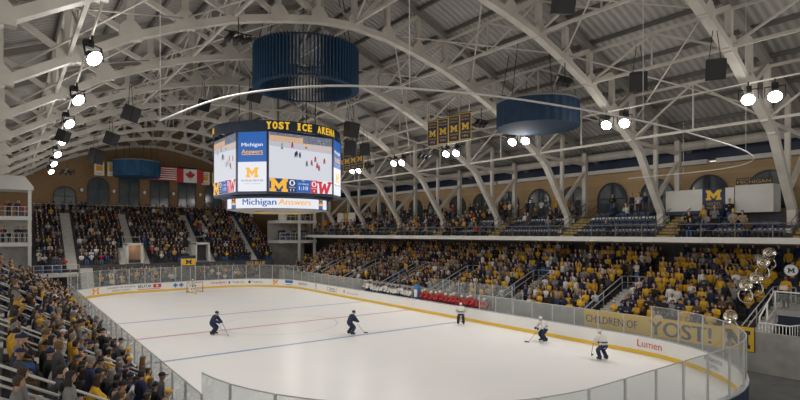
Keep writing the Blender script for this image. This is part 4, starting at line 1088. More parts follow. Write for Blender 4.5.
def hand_mesh(mb, wrist, direc, palm_n, side, m, curl=.5):
    """palm and five separate bent fingers"""
    d = Vector(direc).normalized(); n = Vector(palm_n); n = (n - d * n.dot(d)).normalized(); x = d.cross(n) * side; w = Vector(wrist)
    pc = w + d * .045
    fr = Matrix((x, d, n)).transposed()
    mb.ell(pc, (.040, .052, .017), m, 8, 5, fr)
    for k, (ox, L) in enumerate(((-.028, .068), (-.010, .076), (.009, .072), (.027, .056))):
        p0 = w + d * .080 + x * ox; c1 = curl * .6; c2 = curl * 1.5
        p1 = p0 + (d * math.cos(c1) + n * math.sin(c1)) * L * .5; p2 = p1 + (d * math.cos(c2) + n * math.sin(c2)) * L * .5
        mb.tube([p0 - d * .02, p1, p2], [.0095, .0085, .006], m, 5)
    t0 = w + d * .02 - x * .030; t1 = t0 + d * .030 - x * .028 + n * .012; mb.tube([t0, t1, t1 + d * .030 + n * .012], [.012, .010, .007], m, 5)
def pose(kind):
    v = Vector
    if kind.startswith('sit'):
        J = {'pelvis': (v((0, .12, .56)), (.15, .12)), 'waist': (v((0, .12, .72)), (.135, .105)), 'chest': (v((0, .09, .96)), (.165, .115)), 'collar': (v((0, .08, 1.12)), (.09, .075)), 'neck': (v((0, .06, 1.22)), .052)}
        hd = v((0, .035, 1.345)); sh = (.175, .09, 1.07)
        leg = {'hip': (v((.095, .06, .54)), .088), 'knee': (v((.12, -.32, .52)), .066), 'ankle': (v((.12, -.29, .11)), .046), 'toe': (v((.135, -.46, .045)), .042)}
        arm = {'sit_lap': ((.235, .03, .82), (.12, -.20, .69)), 'sit_lean': ((.22, -.14, .86), (.05, -.28, .78)), 'sit_clap': ((.23, -.10, .88), (.05, -.27, 1.02))}[kind]
        if kind == 'sit_lean':
            J['chest'] = (v((0, .0, .95)), (.165, .115)); J['collar'] = (v((0, -.04, 1.10)), (.09, .075)); J['neck'] = (v((0, -.07, 1.19)), .052); hd = v((0, -.105, 1.31)); sh = (.175, -.03, 1.05)
    elif kind == 'skate':
        J = {'pelvis': (v((0, .15, .80)), (.16, .12)), 'waist': (v((0, .08, .94)), (.14, .11)), 'chest': (v((0, -.07, 1.14)), (.18, .125)), 'collar': (v((0, -.13, 1.27)), (.09, .075)), 'neck': (v((0, -.18, 1.35)), .055)}
        hd = v((0, -.22, 1.46)); sh = (.19, -.10, 1.23)
        leg = {'hip': (v((.11, .12, .76)), .095), 'knee': (v((.17, -.18, .50)), .07), 'ankle': (v((.20, .08, .15)), .05), 'toe': (v((.22, -.12, .09)), .045)}
        arm = ((.33, -.20, 1.0), (.18, -.42, .88))
    else:
        J = {'pelvis': (v((0, 0, .94)), (.15, .11)), 'waist': (v((0, .0, 1.09)), (.13, .10)), 'chest': (v((0, .0, 1.32)), (.165, .115)), 'collar': (v((0, .0, 1.47)), (.09, .075)), 'neck': (v((0, -.01, 1.56)), .052)}
        hd = v((0, -.03, 1.685)); sh = (.18, 0, 1.42)
        leg = {'hip': (v((.095, 0, .90)), .09), 'knee': (v((.10, -.02, .50)), .064), 'ankle': (v((.10, .02, .10)), .045), 'toe': (v((.12, -.15, .042)), .042)}
        arm = {'stand': ((.235, .03, 1.14), (.215, -.10, .90)), 'stand_clap': ((.235, -.06, 1.17), (.05, -.27, 1.28)), 'stand_cross': ((.23, -.04, 1.16), (-.03, -.17, 1.18)), 'stand_up': ((.27, -.03, 1.62), (.17, -.10, 1.86)), 'stand_hold': ((.235, -.02, 1.16), (.10, -.28, 1.12))}[kind]
    E = [('pelvis', 'waist'), ('waist', 'chest'), ('chest', 'collar'), ('collar', 'neck')]; K = {e: 'torso' for e in E[:3]}; K[E[3]] = 'neck'
    for s, q in ((1, 'a'), (-1, 'b')):
        S = lambda p: v((s * p[0], p[1], p[2]))
        J['sh' + q] = (S(sh), .068); J['el' + q] = (S(arm[0]), .048); J['wr' + q] = (S(arm[1]), .033)
        for nme, (p, r) in leg.items(): J[nme + q] = (S(p), r)
        for e, k in ((('chest', 'sh' + q), 'torso'), (('sh' + q, 'el' + q), 'arm'), (('el' + q, 'wr' + q), 'fore'), (('pelvis', 'hip' + q), 'hip'), (('hip' + q, 'knee' + q), 'thigh'), (('knee' + q, 'ankle' + q), 'shin'), (('ankle' + q, 'toe' + q), 'foot')): E.append(e); K[e] = k
    return J, E, K, hd
def sub_shell(V, F, NR, sel, off, m, name):
    use = sorted({i for k in sel for i in F[k]}); mp = {i: j for j, i in enumerate(use)}
    mb = MB(); mb.add([V[i] + NR[i] * off for i in use], [tuple(mp[i] for i in F[k]) for k in sel], m, True); return mb.mesh(name)
def figure_data(kind, fat=1.0, pads=0.0, curl=.5):
    J, E, K, hd = pose(kind)
    V, F, NR = skin_body(J, E); V = [Vector(x) for x in V]
    regs = {}
    for k, f in enumerate(F):
        c = sum((V[i] for i in f), Vector()) / len(f); best = None
        for e in E:
            d, t = seg_d(c, J[e[0]][0], J[e[1]][0]); ra = J[e[0]][1]; rb = J[e[1]][1]; ra = ra[0] if isinstance(ra, tuple) else ra; rb = rb[0] if isinstance(rb, tuple) else rb
            q = d / (ra + (rb - ra) * t)
            if best is None or q < best[0]: best = (q, e, t)
        r = REG[K[best[1]]]
        if K[best[1]] == 'neck' and best[2] < .4: r = 'top'
        regs.setdefault(r, []).append(k)
    body = MB(); body.add(V, F, SKIN, True)
    nk = J['neck'][0]; body.tube([nk - Vector((0, 0, .06)), nk, hd + Vector((0, .015, -.07))], [.055, .052, .05], SKIN, 8)
    T = head_mesh(body, hd, SKIN)
    for s, q in ((1, 'a'), (-1, 'b')):
        w = J['wr' + q][0]; d = (w - J['el' + q][0]).normalized()
        pn = Vector((0, 0, -1)) if kind in ('sit_lap', 'stand_hold') else Vector((-s, 0, 0))
        hand_mesh(body, w, d, pn, s, SKIN, curl)
    return {'body': body.mesh('body'), 'top': sub_shell(V, F, NR, regs.get('top', []) , .014 + pads, CLOTH, 'sweatshirt'), 'leg': sub_shell(V, F, NR, regs.get('leg', []), .012 + pads * .8, CLOTH, 'trousers'),
            'shoe': sub_shell(V, F, NR, regs.get('shoe', []), .014, CLOTH, 'shoes'), 'hd': hd, 'J': J}
def hair_mesh(hd, style):
    mb = MB(); n = 14
    if style in ('short', 'long'):
        rows = [(.125, .01), (.118, .05), (.10, .073), (.07, .086), (.035, .088), (.0, .086)] + ([(-.04, .083), (-.075, .076)] if style == 'short' else [(-.06, .092), (-.13, .10), (-.20, .09)])
        vs = []
        for z, r in rows:
            for k in range(n + 1):
                # open towards the face below the hairline
                half = PI if z > .068 else (2.2 if z > .03 else 1.95)
                a = PI / 2 - half + 2 * half * k / n
                vs.append(Vector((r * 1.0 * math.cos(a), r * 1.2 * math.sin(a) + .010, z)) + hd)
        mb.add(vs, [(j * (n + 1) + k, (j + 1) * (n + 1) + k, (j + 1) * (n + 1) + k + 1, j * (n + 1) + k + 1) for j in range(len(rows) - 1) for k in range(n)], HAIRM, True)
        mb.ell(hd + Vector((0, .012, .085)), (.06, .078, .045), HAIRM, 10, 6)
    elif style == 'cap':
        vs = [(.092, .025), (.09, .06), (.075, .095), (.045, .122), (.01, .130)]
        mb.lathe([(r, z) for r, z in vs], CLOTH, 14, Matrix.Translation(hd + Vector((0, .006, 0))) @ Matrix.Diagonal((.94, 1.18, 1, 1)))
        mb.add([hd + Vector(p) for p in ((-.07, -.075, .034), (.07, -.075, .034), (.055, -.165, .018), (-.055, -.165, .018), (-.07, -.075, .042), (.07, -.075, .042), (.055, -.165, .026), (-.055, -.165, .026))], [(0, 1, 2, 3), (4, 7, 6, 5), (3, 2, 6, 7), (0, 3, 7, 4), (1, 5, 6, 2)], CLOTH)
    else:
        mb.lathe([(.094, .012), (.098, .02), (.096, .055), (.082, .098), (.05, .132), (.01, .145)], CLOTH, 14, Matrix.Translation(hd + Vector((0, .008, 0))) @ Matrix.Diagonal((.94, 1.16, 1, 1)))
        mb.ell(hd + Vector((0, .008, .15)), (.028, .028, .026), CLOTH, 7, 5)
    return mb.mesh({'short': 'hair', 'long': 'hair', 'cap': 'cap', 'beanie': 'beanie'}[style])
KINDS_P = ['sit_lap', 'sit_lean', 'sit_clap', 'stand', 'stand_clap', 'stand_cross', 'stand_hold', 'stand_up']
FIG = {k: figure_data(k) for k in KINDS_P}
HEADWEAR = {(k, s): hair_mesh(FIG[k]['hd'], s) for k in KINDS_P for s in ('short', 'long', 'cap', 'beanie')}
SKINC = [(.50, .29, .19, 1), (.56, .33, .22, 1), (.42, .24, .15, 1), (.22, .12, .07, 1), (.60, .38, .27, 1)]
HAIRC = [(.02, .014, .01, 1), (.05, .028, .014, 1), (.012, .010, .009, 1), (.16, .09, .035, 1), (.22, .20, .18, 1)]
CC = {'yellow': (.66, .38, .025, 1), 'gold': (.50, .27, .02, 1), 'black': (.014, .014, .016, 1), 'navy': (.015, .025, .07, 1), 'dark grey': (.06, .06, .065, 1), 'grey': (.22, .22, .22, 1), 'white': (.66, .64, .60, 1),
      'red': (.42, .03, .03, 1), 'blue': (.06, .13, .32, 1), 'brown': (.10, .06, .035, 1), 'tan': (.36, .27, .18, 1), 'green': (.04, .10, .06, 1), 'orange': (.72, .24, .02, 1)}
def person(name, label, cat, kind, loc, rz, top, trousers=None, hw=None, hwc=None, group=None, rnd=random, scale=1.0):
    D = FIG[kind]
    r = link(name, D['body'], None, loc, rz); tag(r, label, cat, group); r.color = rnd.choice(SKINC); r.scale = (scale, scale, scale)
    t = link('sweatshirt', D['top'], r); t.color = CC[top]
    t = link('trousers', D['leg'], r); t.color = CC[trousers or rnd.choice(['black', 'navy', 'navy', 'dark grey', 'blue', 'brown'])]
    t = link('shoes', D['shoe'], r); t.color = CC[rnd.choice(['black', 'white', 'dark grey', 'brown'])]
    h = hw or 'short'; t = link({'short': 'hair', 'long': 'hair', 'cap': 'cap', 'beanie': 'beanie'}[h], HEADWEAR[(kind, h)], r)
    t.color = rnd.choice(HAIRC) if h in ('short', 'long') else CC[hwc]
    return r
CS, SN = math.cos(R(36.5)), math.sin(R(36.5))
def view(p):
    d = p[0] * SN + p[1] * CS; r = p[0] * CS - p[1] * SN
    return (400 + 530 * r / d, 233 - 530 * (p[2] - 7.15) / d, d) if d > .5 else (-999, 0, 0)
# ------------------------------------------------------------------ who sits where
rs = random.Random(21)
PAL_FAR = ['black'] * 40 + ['navy'] * 15 + ['dark grey'] * 12 + ['grey'] * 8 + ['white'] * 7 + ['yellow'] * 3 + ['gold'] * 1 + ['brown'] * 5 + ['red'] * 1 + ['tan'] * 2 + ['blue'] * 2
PAL_SIDE = ['black'] * 28 + ['navy'] * 14 + ['dark grey'] * 10 + ['grey'] * 8 + ['white'] * 8 + ['yellow'] * 8 + ['gold'] * 5 + ['brown'] * 6 + ['red'] * 2 + ['tan'] * 4 + ['orange'] * 2
PAL_STUD = ['black'] * 15 + ['navy'] * 15 + ['dark grey'] * 7 + ['grey'] * 6 + ['white'] * 9 + ['yellow'] * 20 + ['gold'] * 7 + ['brown'] * 5 + ['tan'] * 5
PAL_CAM = ['black'] * 24 + ['navy'] * 18 + ['dark grey'] * 10 + ['grey'] * 12 + ['white'] * 15 + ['yellow'] * 15 + ['gold'] * 4 + ['brown'] * 4 + ['tan'] * 4 + ['blue'] * 3
seats = []          # dicts: pos, rz, pose, colour, label ending
def seat(pos, rz, pal, stand, where):
    kind = rs.choice(['stand', 'stand_clap', 'stand_cross', 'stand', 'stand_clap'] + (['stand_up'] if rs.random() < .12 else [])) if rs.random() < stand else rs.choice(['sit_lap', 'sit_lean', 'sit_clap', 'sit_lap'])
    u = rs.random()
    hw, hwc = ('short', None) if u < .38 else ('long', None) if u < .62 else ('cap', rs.choice(['navy', 'black', 'black', 'white', 'yellow'] if pal is PAL_STUD else ['navy', 'black', 'navy', 'dark grey', 'white', 'yellow' if rs.random() < .3 else 'black'])) if u < .80 else ('beanie', rs.choice(['navy', 'black', 'grey', 'yellow' if rs.random() < .5 else 'navy']))
    seats.append(dict(p=pos, rz=rz + rs.uniform(-.35, .35), k=kind, c=rs.choice(pal), hw=hw, hwc=hwc, w=where))
def bay_of(y, al):
    k = sum(1 for a in al if a < y); return k
# across the ice
for i in range(12):
    cnt = {}
    y = 8.2
    while y < 70.2:
        y += rs.uniform(.46, .53)
        k = bay_of(y, AISLES); half = .95 if i <= 6 else None
        if any((abs(y - a) < 1.05) if i <= 6 else (-1.15 < y - a < .05) for a in AISLES): continue
        if y < 13.6 and (i < 11 or y < 10.5): continue            # the band sits here
        if i < 5 and y < 10.9: continue
        if rs.random() < (.05 if i > 0 else .25): continue
        cnt[k] = cnt.get(k, 0) + 1
        stud = y < 36
        where = '%s row across the ice, %s place past %s stairs' % (ORD[i + 1], ordw(cnt[k]), ORD[k] if k else 'the corner')
        seat((RX(i) + rs.uniform(-.05, .08), y, RZf(i)), -PI / 2, PAL_STUD if stud else PAL_SIDE, .72 if stud else .2, where)
# camera side stand
for i in range(7):
    cnt = {}; y = 12.4
    while y < 65.5:
        y += rs.uniform(.52, .60)
        if any(abs(y - a) < .75 for a in LAIS) or rs.random() < .06: continue
        k = bay_of(y, LAIS); cnt[k] = cnt.get(k, 0) + 1
        seat((LX(i) + rs.uniform(-.06, .05), y, LZ(i)), PI / 2, PAL_CAM, .22, '%s row of camera side stand, %s place past %s stairs' % (ORD[i + 1], ordw(cnt[k]), ORD[k] if k else 'no'))
# far end
for i in range(16):
    x = 2.4
    while x < 31.0:
        x += rs.uniform(.50, .56)
        if any(abs(x - a) < (.85 if q == 0 else .6) for q, a in enumerate(FST)) and not (i < 5 and (abs(x - FST[1]) < 0)): continue
        if i < 5 and any(abs(x - a) < 1.8 for a in FST[1:3]): continue
        if rs.random() < .05: continue
        seat((x, FY(i) + rs.uniform(-.04, .06), FZ(i)), 0, PAL_FAR, .12, None)
for i in range(3):
    x = 8.4 if i else 9.4
    while x < 27.6:
        x += rs.uniform(.52, .60)
        if abs(x - 18.6) < 1.2 or rs.random() < .12: continue
        seat((x, 71.15 + .75 * i, .45 + .35 * i), 0, PAL_FAR + ['yellow'] * 8 + ['white'] * 8, .25, None)
x = 8.3
while x < 27.5:
    x += rs.uniform(.5, .9)
    if abs(x - 18.6) > 1.1 and all(abs(x - a) > 1.1 for a in FST[1:3]): seat((x, 73.2, 1.15), 0, ['black', 'black', 'navy', 'dark grey', 'grey', 'yellow'], 1.0, None)
x = 3.0
while x < 29:
    x += rs.uniform(.5, 1.1)
    seat((x, 84.2 + .35, FZ(15)), rs.choice([0, .3, PI]), ['black', 'navy', 'dark grey'], 1.0, None)
for z, n in ((9.0, 5), (6.1, 8), (2.5, 5)):
    for q in range(n): seat((rs.uniform(-.5, 1.8) if z != 2.5 else rs.uniform(2.4, 6.3), 72.4 + rs.uniform(0, .9), z), 0, ['black', 'navy', 'red', 'dark grey'], .9, None)
for z, n in ((9.0, 6), (6.1, 11)):
    for q in range(n): seat((rs.uniform(31.8, 37), 72.4 + rs.uniform(0, .9), z), 0, ['black', 'navy', 'dark grey', 'grey'], .9, None)
# balcony
STB = lambda y: any(-2.15 < y - a < -.35 for a in TRUSS_Y[:8])
for i in range(5):
    y = 10.8; cnt = {}
    while y < 71:
        y += .56
        k = bay_of(y, [a - 1.2 for a in TRUSS_Y])
        cnt[k] = cnt.get(k, 0) + 1
        if STB(y) or any(abs(y - a) < .45 for a in TRUSS_Y) and i in (1, 2, 3): continue
        if i >= 2 and 10 < y < 15.2: continue
        if i in (3,) and 15 < y < 19.9: continue
        dens = .20 if y < 28 else .32 if y < 40 else .62
        if i == 2 and y < 28: dens *= .5
        if y < 19.8: dens = .38
        if i == 4: dens = .3 if y < 22 else .55 if y < 32 else .75
        if rs.random() > dens: continue
        seat((BX(i) + (.02 if i < 4 else -.1), y, BZ(i)), -PI / 2, PAL_SIDE, .08 if i < 4 else .8, '%s balcony row, %s place past %s balcony stairs' % (ORD[i + 1], ordw(cnt[k]), ORD[k] if k else 'no'))
# sort by how large they show; only those the frame can show
for s in seats:
    v = view((s['p'][0], s['p'][1], s['p'][2] + 1.1)); s['d'] = v[2]; s['px'] = v[0]; s['py'] = v[1]
    s['vis'] = -4 < v[0] < 803 and v[1] < 408
seats = [s for s in seats if s['vis']]
cand = sorted([s for s in seats if s['w']], key=lambda s: s['d'])
PEOPLE_OBJ = cand[:285]
ids = {id(s) for s in PEOPLE_OBJ}
for s in PEOPLE_OBJ:
    extra = {'cap': ' and %s cap' % s['hwc'], 'beanie': ' and %s beanie' % s['hwc']}.get(s['hw'], '') if s['hwc'] else ''
    lab = '%s person in %s%s, %s' % ('seated' if s['k'].startswith('sit') else 'standing', s['c'], extra, s['w'])
    if len(lab.replace('-', ' ').split()) > 16: lab = lab.replace(extra, '')
    sec = 'balcony' if 'balcony' in s['w'] else 'camera side stand' if 'camera' in s['w'] else 'stand across the ice'
    person('spectator', lab, 'person', s['k'], s['p'], s['rz'], s['c'], None, s['hw'], s['hwc'], 'spectators in the ' + sec, rs, rs.uniform(.94, 1.05))
# everyone farther away: one crowd
STUFF_MATS = {k: mat('crowd_' + k.replace(' ', '_'), v[:3], .85) for k, v in CC.items()}
SKM = [mat('crowd_skin_%d' % i, c[:3], .6) for i, c in enumerate(SKINC)]; HRM = [mat('crowd_hair_%d' % i, c[:3], .7) for i, c in enumerate(HAIRC)]
def small_figure(kind):
    """simple whole figure: list of (verts, faces, slot) with slots top, leg, skin, hair"""
    mb = MB(); A = {k: mat('slot_' + k, (1, 1, 1)) for k in ('top', 'leg', 'skin', 'hair')}
    J, E, K, hd = pose(kind)
    P = lambda n: J[n][0]
    mb.tube([P('pelvis'), P('waist'), P('chest'), P('collar')], [.17, .15, .19, .09], A['top'], 6)
    mb.tube([P('neck') - Vector((0, 0, .06)), hd], [.05, .05], A['skin'], 5, caps=False)
    mb.ell(hd, (.078, .095, .118), A['skin'], 6, 5)
    mb.ell(hd + Vector((0, .028, .035)), (.086, .095, .10), A['hair'], 6, 4)
    for q in 'ab':
        mb.tube([P('sh' + q), P('el' + q), P('wr' + q)], [.075, .058, .042], A['top'], 5)
        mb.ell(P('wr' + q) + (P('wr' + q) - P('el' + q)).normalized() * .06, (.04, .05, .04), A['skin'], 5, 3)
        mb.tube([P('hip' + q), P('knee' + q), P('ankle' + q), P('toe' + q)], [.10, .075, .055, .045], A['leg'], 5)
    return mb
SMALL = {k: small_figure(k) for k in KINDS_P if k != 'stand_hold'}
crowd = MB()
for s in seats:
    if id(s) in ids: continue
    m = SMALL[s['k'] if s['k'] in SMALL else 'stand']; o = len(crowd.v); c, n = math.cos(s['rz']), math.sin(s['rz']); px, py, pz = s['p']
    crowd.v += [(px + x * c - y * n, py + x * n + y * c, pz + z) for x, y, z in m.v]
    hairm = STUFF_MATS[s['hwc']] if s['hwc'] else rs.choice(HRM)
    mm = [STUFF_MATS[s['c']], STUFF_MATS[rs.choice(['black', 'navy', 'dark grey', 'blue', 'brown'])], rs.choice(SKM), hairm]
    km = {'top': crowd.mi(mm[0]), 'leg': crowd.mi(mm[1]), 'skin': crowd.mi(mm[2]), 'hair': crowd.mi(mm[3])}
    lut = [km[a.name[5:]] for a in m.mats]
    crowd.f += [tuple(i + o for i in f) for f in m.f]; crowd.m += [lut[i] for i in m.m]; crowd.smooth += m.smooth
cr = obj('crowd', crowd); cr['kind'] = 'stuff'; cr['label'] = 'distant seated spectators filling the far stands and upper rows'; cr['category'] = 'crowd'

# ------------------------------------------------------------------ balcony seats
SEATM = mat('navy_seat_plastic', (.018, .035, .075), .45)
SEATM2 = mat('navy_seat_back', (.022, .042, .09), .4)
def seat_parts():
    a = MB(); a.box((0, .02, .43), (.46, .42, .05), SEATM); a.box((0, .1, .2), (.06, .1, .42), STEEL_D)
    for sx in (-.25, .25): a.box((sx, .05, .42), (.03, .36, .30), STEEL_D)
    b = MB()
    vs = [(x, .24 + .03 * (1 - (x / .23) ** 2) + .10 * (z - .5), z) for z in (.42, .62, .84) for x in (-.23, -.12, 0, .12, .23)]
    b.add(vs + [(x, y + .03, z) for x, y, z in vs], [(j * 5 + k, j * 5 + k + 1, j * 5 + k + 6, j * 5 + k + 5) for j in (0, 1) for k in range(4)] + [(15 + j * 5 + k, 15 + j * 5 + k + 5, 15 + j * 5 + k + 6, 15 + j * 5 + k + 1) for j in (0, 1) for k in range(4)] + [(10 + k, 11 + k, 26 + k, 25 + k) for k in range(4)], SEATM2, True)
    return a, b
sa, sbk = seat_parts(); sa_m, sb_m = sa.mesh('seat'), sbk.mesh('backrest')
allseats = []
for i in range(4):
    y = 10.8; cnt = {}
    while y < 71:
        y += .56; k = bay_of(y, [a - 1.2 for a in TRUSS_Y]); cnt[k] = cnt.get(k, 0) + 1
        if STB(y) or any(abs(y - a) < .4 for a in TRUSS_Y) and i in (1, 2, 3): continue
        if i >= 2 and 10 < y < 15.2: continue
        if i == 3 and 15 < y < 19.9: continue
        p = (BX(i) + .12, y, BZ(i)); vv = view((p[0], p[1], p[2] + .7))
        if vv[0] > 806: continue
        allseats.append((vv[2], p, i, k, cnt[k]))
allseats.sort()
for d, p, i, k, c in allseats[:270]:
    r = link('stadium_seat', None, None, p, -PI / 2); tag(r, 'navy plastic folding seat, %s balcony row, %s place past %s balcony stairs' % (ORD[i + 1], ordw(c), ORD[k] if k else 'no'), 'seat', 'navy balcony seats')
    link('seat_pan', sa_m, r); link('backrest', sb_m, r)
far = MB()
for d, p, i, k, c in allseats[270:]:
    for src in (sa, sbk):
        o = len(far.v); far.v += [(p[0] + y, p[1] - x, p[2] + z) for x, y, z in src.v]
        lut = [far.mi(m) for m in src.mats]; far.f += [tuple(q + o for q in f) for f in src.f]; far.m += [lut[q] for q in src.m]; far.smooth += src.smooth
fo = obj('stadium_seating', far); fo['kind'] = 'stuff'; fo['label'] = 'distant navy balcony seats at the far end of the balcony'

# ------------------------------------------------------------------ hockey players
FIG['skate'] = figure_data('skate', pads=.045, curl=1.0)
FIG['bench'] = figure_data('sit_lean', pads=.05, curl=1.0)
def helmet_mesh(hd, m):
    mb = MB(); T = Matrix.Translation(hd + Vector((0, .01, 0))) @ Matrix.Diagonal((.98, 1.16, 1, 1))
    mb.lathe([(.106, .0), (.110, .04), (.104, .08), (.08, .122), (.04, .142), (.005, .148)], m, 14, T)
    for k in range(5): mb.tube([hd + Vector((-.08 + .04 * k, -.10 - .02 * (1 - abs(k - 2) / 2), .02)), hd + Vector((-.08 + .04 * k, -.12 - .02 * (1 - abs(k - 2) / 2), -.09))], .005, CHROME, 4)
    return mb.mesh('helmet')
def glove_mesh(J, col):
    mb = MB()
    for q in 'ab':
        w, e = J['wr' + q][0], J['el' + q][0]; d = (w - e).normalized(); mb.tube([w - d * .10, w + d * .01, w + d * .10, w + d * .14], [.075, .07, .075, .04], col, 8)
    return mb.mesh('gloves')
def skate_mesh(J):
    mb = MB()
    for q in 'ab':
        a, t = J['ankle' + q][0], J['toe' + q][0]; mb.tube([a + Vector((0, .03, .12)), a + Vector((0, .03, -.02)), t + Vector((0, 0, .03)), t + Vector((0, -.06, .03))], [.07, .07, .06, .035], BLACK, 8)
        mb.box(((a.x + t.x) / 2, (a.y + t.y) / 2 - .02, .035), (.012, .32, .05), CHROME)
    return mb.mesh('skates')
HELM = {}
def player(name, label, kind, loc, rz, jersey, shorts, helm, grp, goalie=False):
    D = FIG[kind]; r = link(name, D['body'], None, loc, rz); tag(r, label, 'hockey player', grp); r.color = rs.choice(SKINC); r.scale = (1.06,) * 3
    t = link('jersey', D['top'], r); t.color = CC[jersey]
    t = link('hockey_shorts', D['leg'], r); t.color = CC[shorts]
    if (kind, helm) not in HELM: HELM[(kind, helm)] = (helmet_mesh(D['hd'], STUFF_MATS[helm]), glove_mesh(D['J'], STUFF_MATS['navy']), skate_mesh(D['J']))
    h = HELM[(kind, helm)]; link('helmet', h[0], r); link('gloves', h[1], r); link('skates', h[2], r)
    if jersey != 'navy':
        s = MB(); w = D['J']['waist'][0]; s.tube([w + Vector((0, .01, -.02)), w + Vector((0, 0, .05))], [.205, .203], STUFF_MATS['navy' if jersey == 'white' else 'white'], 14, caps=False); link('jersey_stripe', s.mesh('jersey_stripe'), r)
    if goalie:
        for q, sg in (('a', 1), ('b', -1)):
            k, a = D['J']['knee' + q][0], D['J']['ankle' + q][0]; p = MB(); p.box(((k.x + a.x) / 2, -.16, .42), (.29, .14, .78), WHITE); p.box(((k.x + a.x) / 2, -.17, .12), (.30, .15, .14), MAIZE); link('leg_pad', p.mesh('leg_pad'), r)
    return r
def stick(loc, rz, label):
    t = thing('hockey_stick', label, 'hockey stick', loc, rz, 'hockey sticks'); m = MB(); m.bar((.24, -.46, .95), (-.05, -1.05, .06), .03, .02, mat('stick_wood', (.3, .2, .1), .5)); obj('shaft', m, t)
    m = MB(); m.bar((-.05, -1.05, .05), (-.30, -1.22, .04), .02, .075, BLACK); obj('blade', m, t); return t
player('goalkeeper', 'white clad goalkeeper with yellow trimmed leg pads in front of far goal', 'skate', (17.55, 65.3, 0), .25, 'white', 'navy', 'white', None, True)
stick((17.55, 65.3, 0), .25, 'goalkeeper stick held low in front of the far goal')
for lab, loc, rz, je in (('white jersey skater near the bench side boards, farther one', (28.4, 30.4, 0), 2.4, 'white'), ('white jersey skater close to the boards below the yellow stand banner', (28.3, 22.4, 0), -1.9, 'white'),
                         ('striped white skater nearest the near corner boards', (26.9, 17.2, 0), 2.8, 'white'), ('navy skater alone on the open ice at the camera side', (11.6, 37.6, 0), .8, 'navy'),
                         ('navy skater out on the middle of the ice', (19.4, 32.0, 0), 1.6, 'navy')):
    player('skater', lab, 'skate', loc, rz, je, 'navy', 'white' if je == 'white' else 'navy', 'skaters on the ice'); stick(loc, rz, lab.replace('skater', 'skater\'s stick', 1) if False else 'stick held by the ' + lab)
# benches behind the far side boards
bn = MB(); bn.bx(30.6, 30.98, 28.5, 38.2, .42, .87, CONC); t = tag(obj('player_bench', bn), 'long bench behind the boards under the red jersey players', 'bench')
bn = MB(); bn.bx(30.6, 30.98, 39.4, 47.2, .42, .87, CONC); t = tag(obj('player_bench', bn), 'long bench behind the boards under the white jersey players', 'bench')
for k in range(11): player('bench_player', 'white jersey player on the bench, %s from the blue padded pillar' % ORD[k + 1], 'skate' if k % 4 == 2 else 'bench', (30.66 - (.0 if k % 4 != 2 else .12), 39.8 + .66 * k, .42), -PI / 2 + rs.uniform(-.5, .5), 'white', 'navy', 'navy', 'white bench players')
for k in range(13): player('bench_player', 'red jersey player on the bench, %s from the blue padded pillar' % ORD[k + 1], 'skate' if k % 3 == 1 else 'bench', (30.66 - (.0 if k % 3 != 1 else .12), 37.9 - .66 * k, .42), -PI / 2 + rs.uniform(-.5, .5), 'red', 'red', 'white', 'red bench players')
t = player('bench_player', 'white jersey player standing tall at the far end of the bench', 'skate', (30.75, 47.4, .45), -PI / 2, 'white', 'navy', 'white', None)
t = thing('bench_pillar', 'white and blue padded pillar between the two player benches', 'pillar', (30.7, 38.85, 0)); m = MB(); m.lathe([(.001, .3), (.24, .3), (.24, 2.35), (.001, 2.35)], BLUEV, 16); obj('pad', m, t); m = MB(); m.lathe([(.25, 1.2), (.25, 1.9)], WHITE, 8, arc=(R(100), R(240))); obj('white_patch', m, t)
t = thing('penalty_box_glass', 'clear glass screen standing behind the red jersey bench', 'glass screen', (31.02, 32.5, 0));  # second glass wall, behind the players' bench
for k in range(5): m = MB(); m.box((0, -4 + 2 * k, 2.1), (.02, 1.95, 1.9), GLASS); obj('pane', m, t); m = MB(); m.box((0, -5 + 2 * k, 2.1), (.06, .06, 1.95), RAILG); obj('post', m, t)

# ------------------------------------------------------------------ the band in yellow
def sousaphone(loc, rz, label, tilt=0.0):
    t = thing('sousaphone', label, 'sousaphone', loc, rz, 'silver sousaphones')
    Mb = Matrix.Rotation(R(90) + tilt, 4, 'X')
    m = MB(); m.lathe([(.335, .0), (.33, -.015), (.25, -.05), (.17, -.12), (.115, -.22), (.09, -.34), (.07, -.42)], SILVER, 28, Mb); obj('bell', m, t)
    m = MB(); P = [(0, .42, 0), (.02, .50, -.06), (.03, .50, -.2)] + [(.34 * math.sin(a) * 1.0, .32 + .12 * math.cos(a), -.62 + .40 * math.cos(a)) for a in [2 * PI * k / 20 for k in range(1, 19)]]
    m.tube(P, [.07, .068, .065] + [.06 - .0015 * k for k in range(18)], SILVER, 10); obj('tubing', m, t)
    m = MB(); m.tube([(-.2, .1, -.55), (-.15, -.05, -.45), (-.05, -.10, -.50)], .016, SILVER, 7)
    for k in range(3): m.tube([(.10 + .05 * k, -.02, -.95), (.10 + .05 * k, -.02, -.72)], .018, SILVER, 7)
    obj('valve', m, t)
    return t
SOU = [((37.45, 12.5), 7, 'stand_hold', 2.62, 'topmost silver sousaphone under the balcony edge'), ((36.65, 12.55), 6, 'stand_hold', 2.42, 'silver sousaphone second from the top, left of the bass drum'),
       ((35.05, 12.35), 4, 'stand_hold', 2.24, 'large silver sousaphone in the middle of the band'), ((34.25, 12.6), 3, 'stand_hold', 2.18, 'silver sousaphone lower and left of the middle one'), ((31.95, 12.5), 0, 'sit_lap', 1.62, 'lowest silver sousaphone by the yellow letter board')]
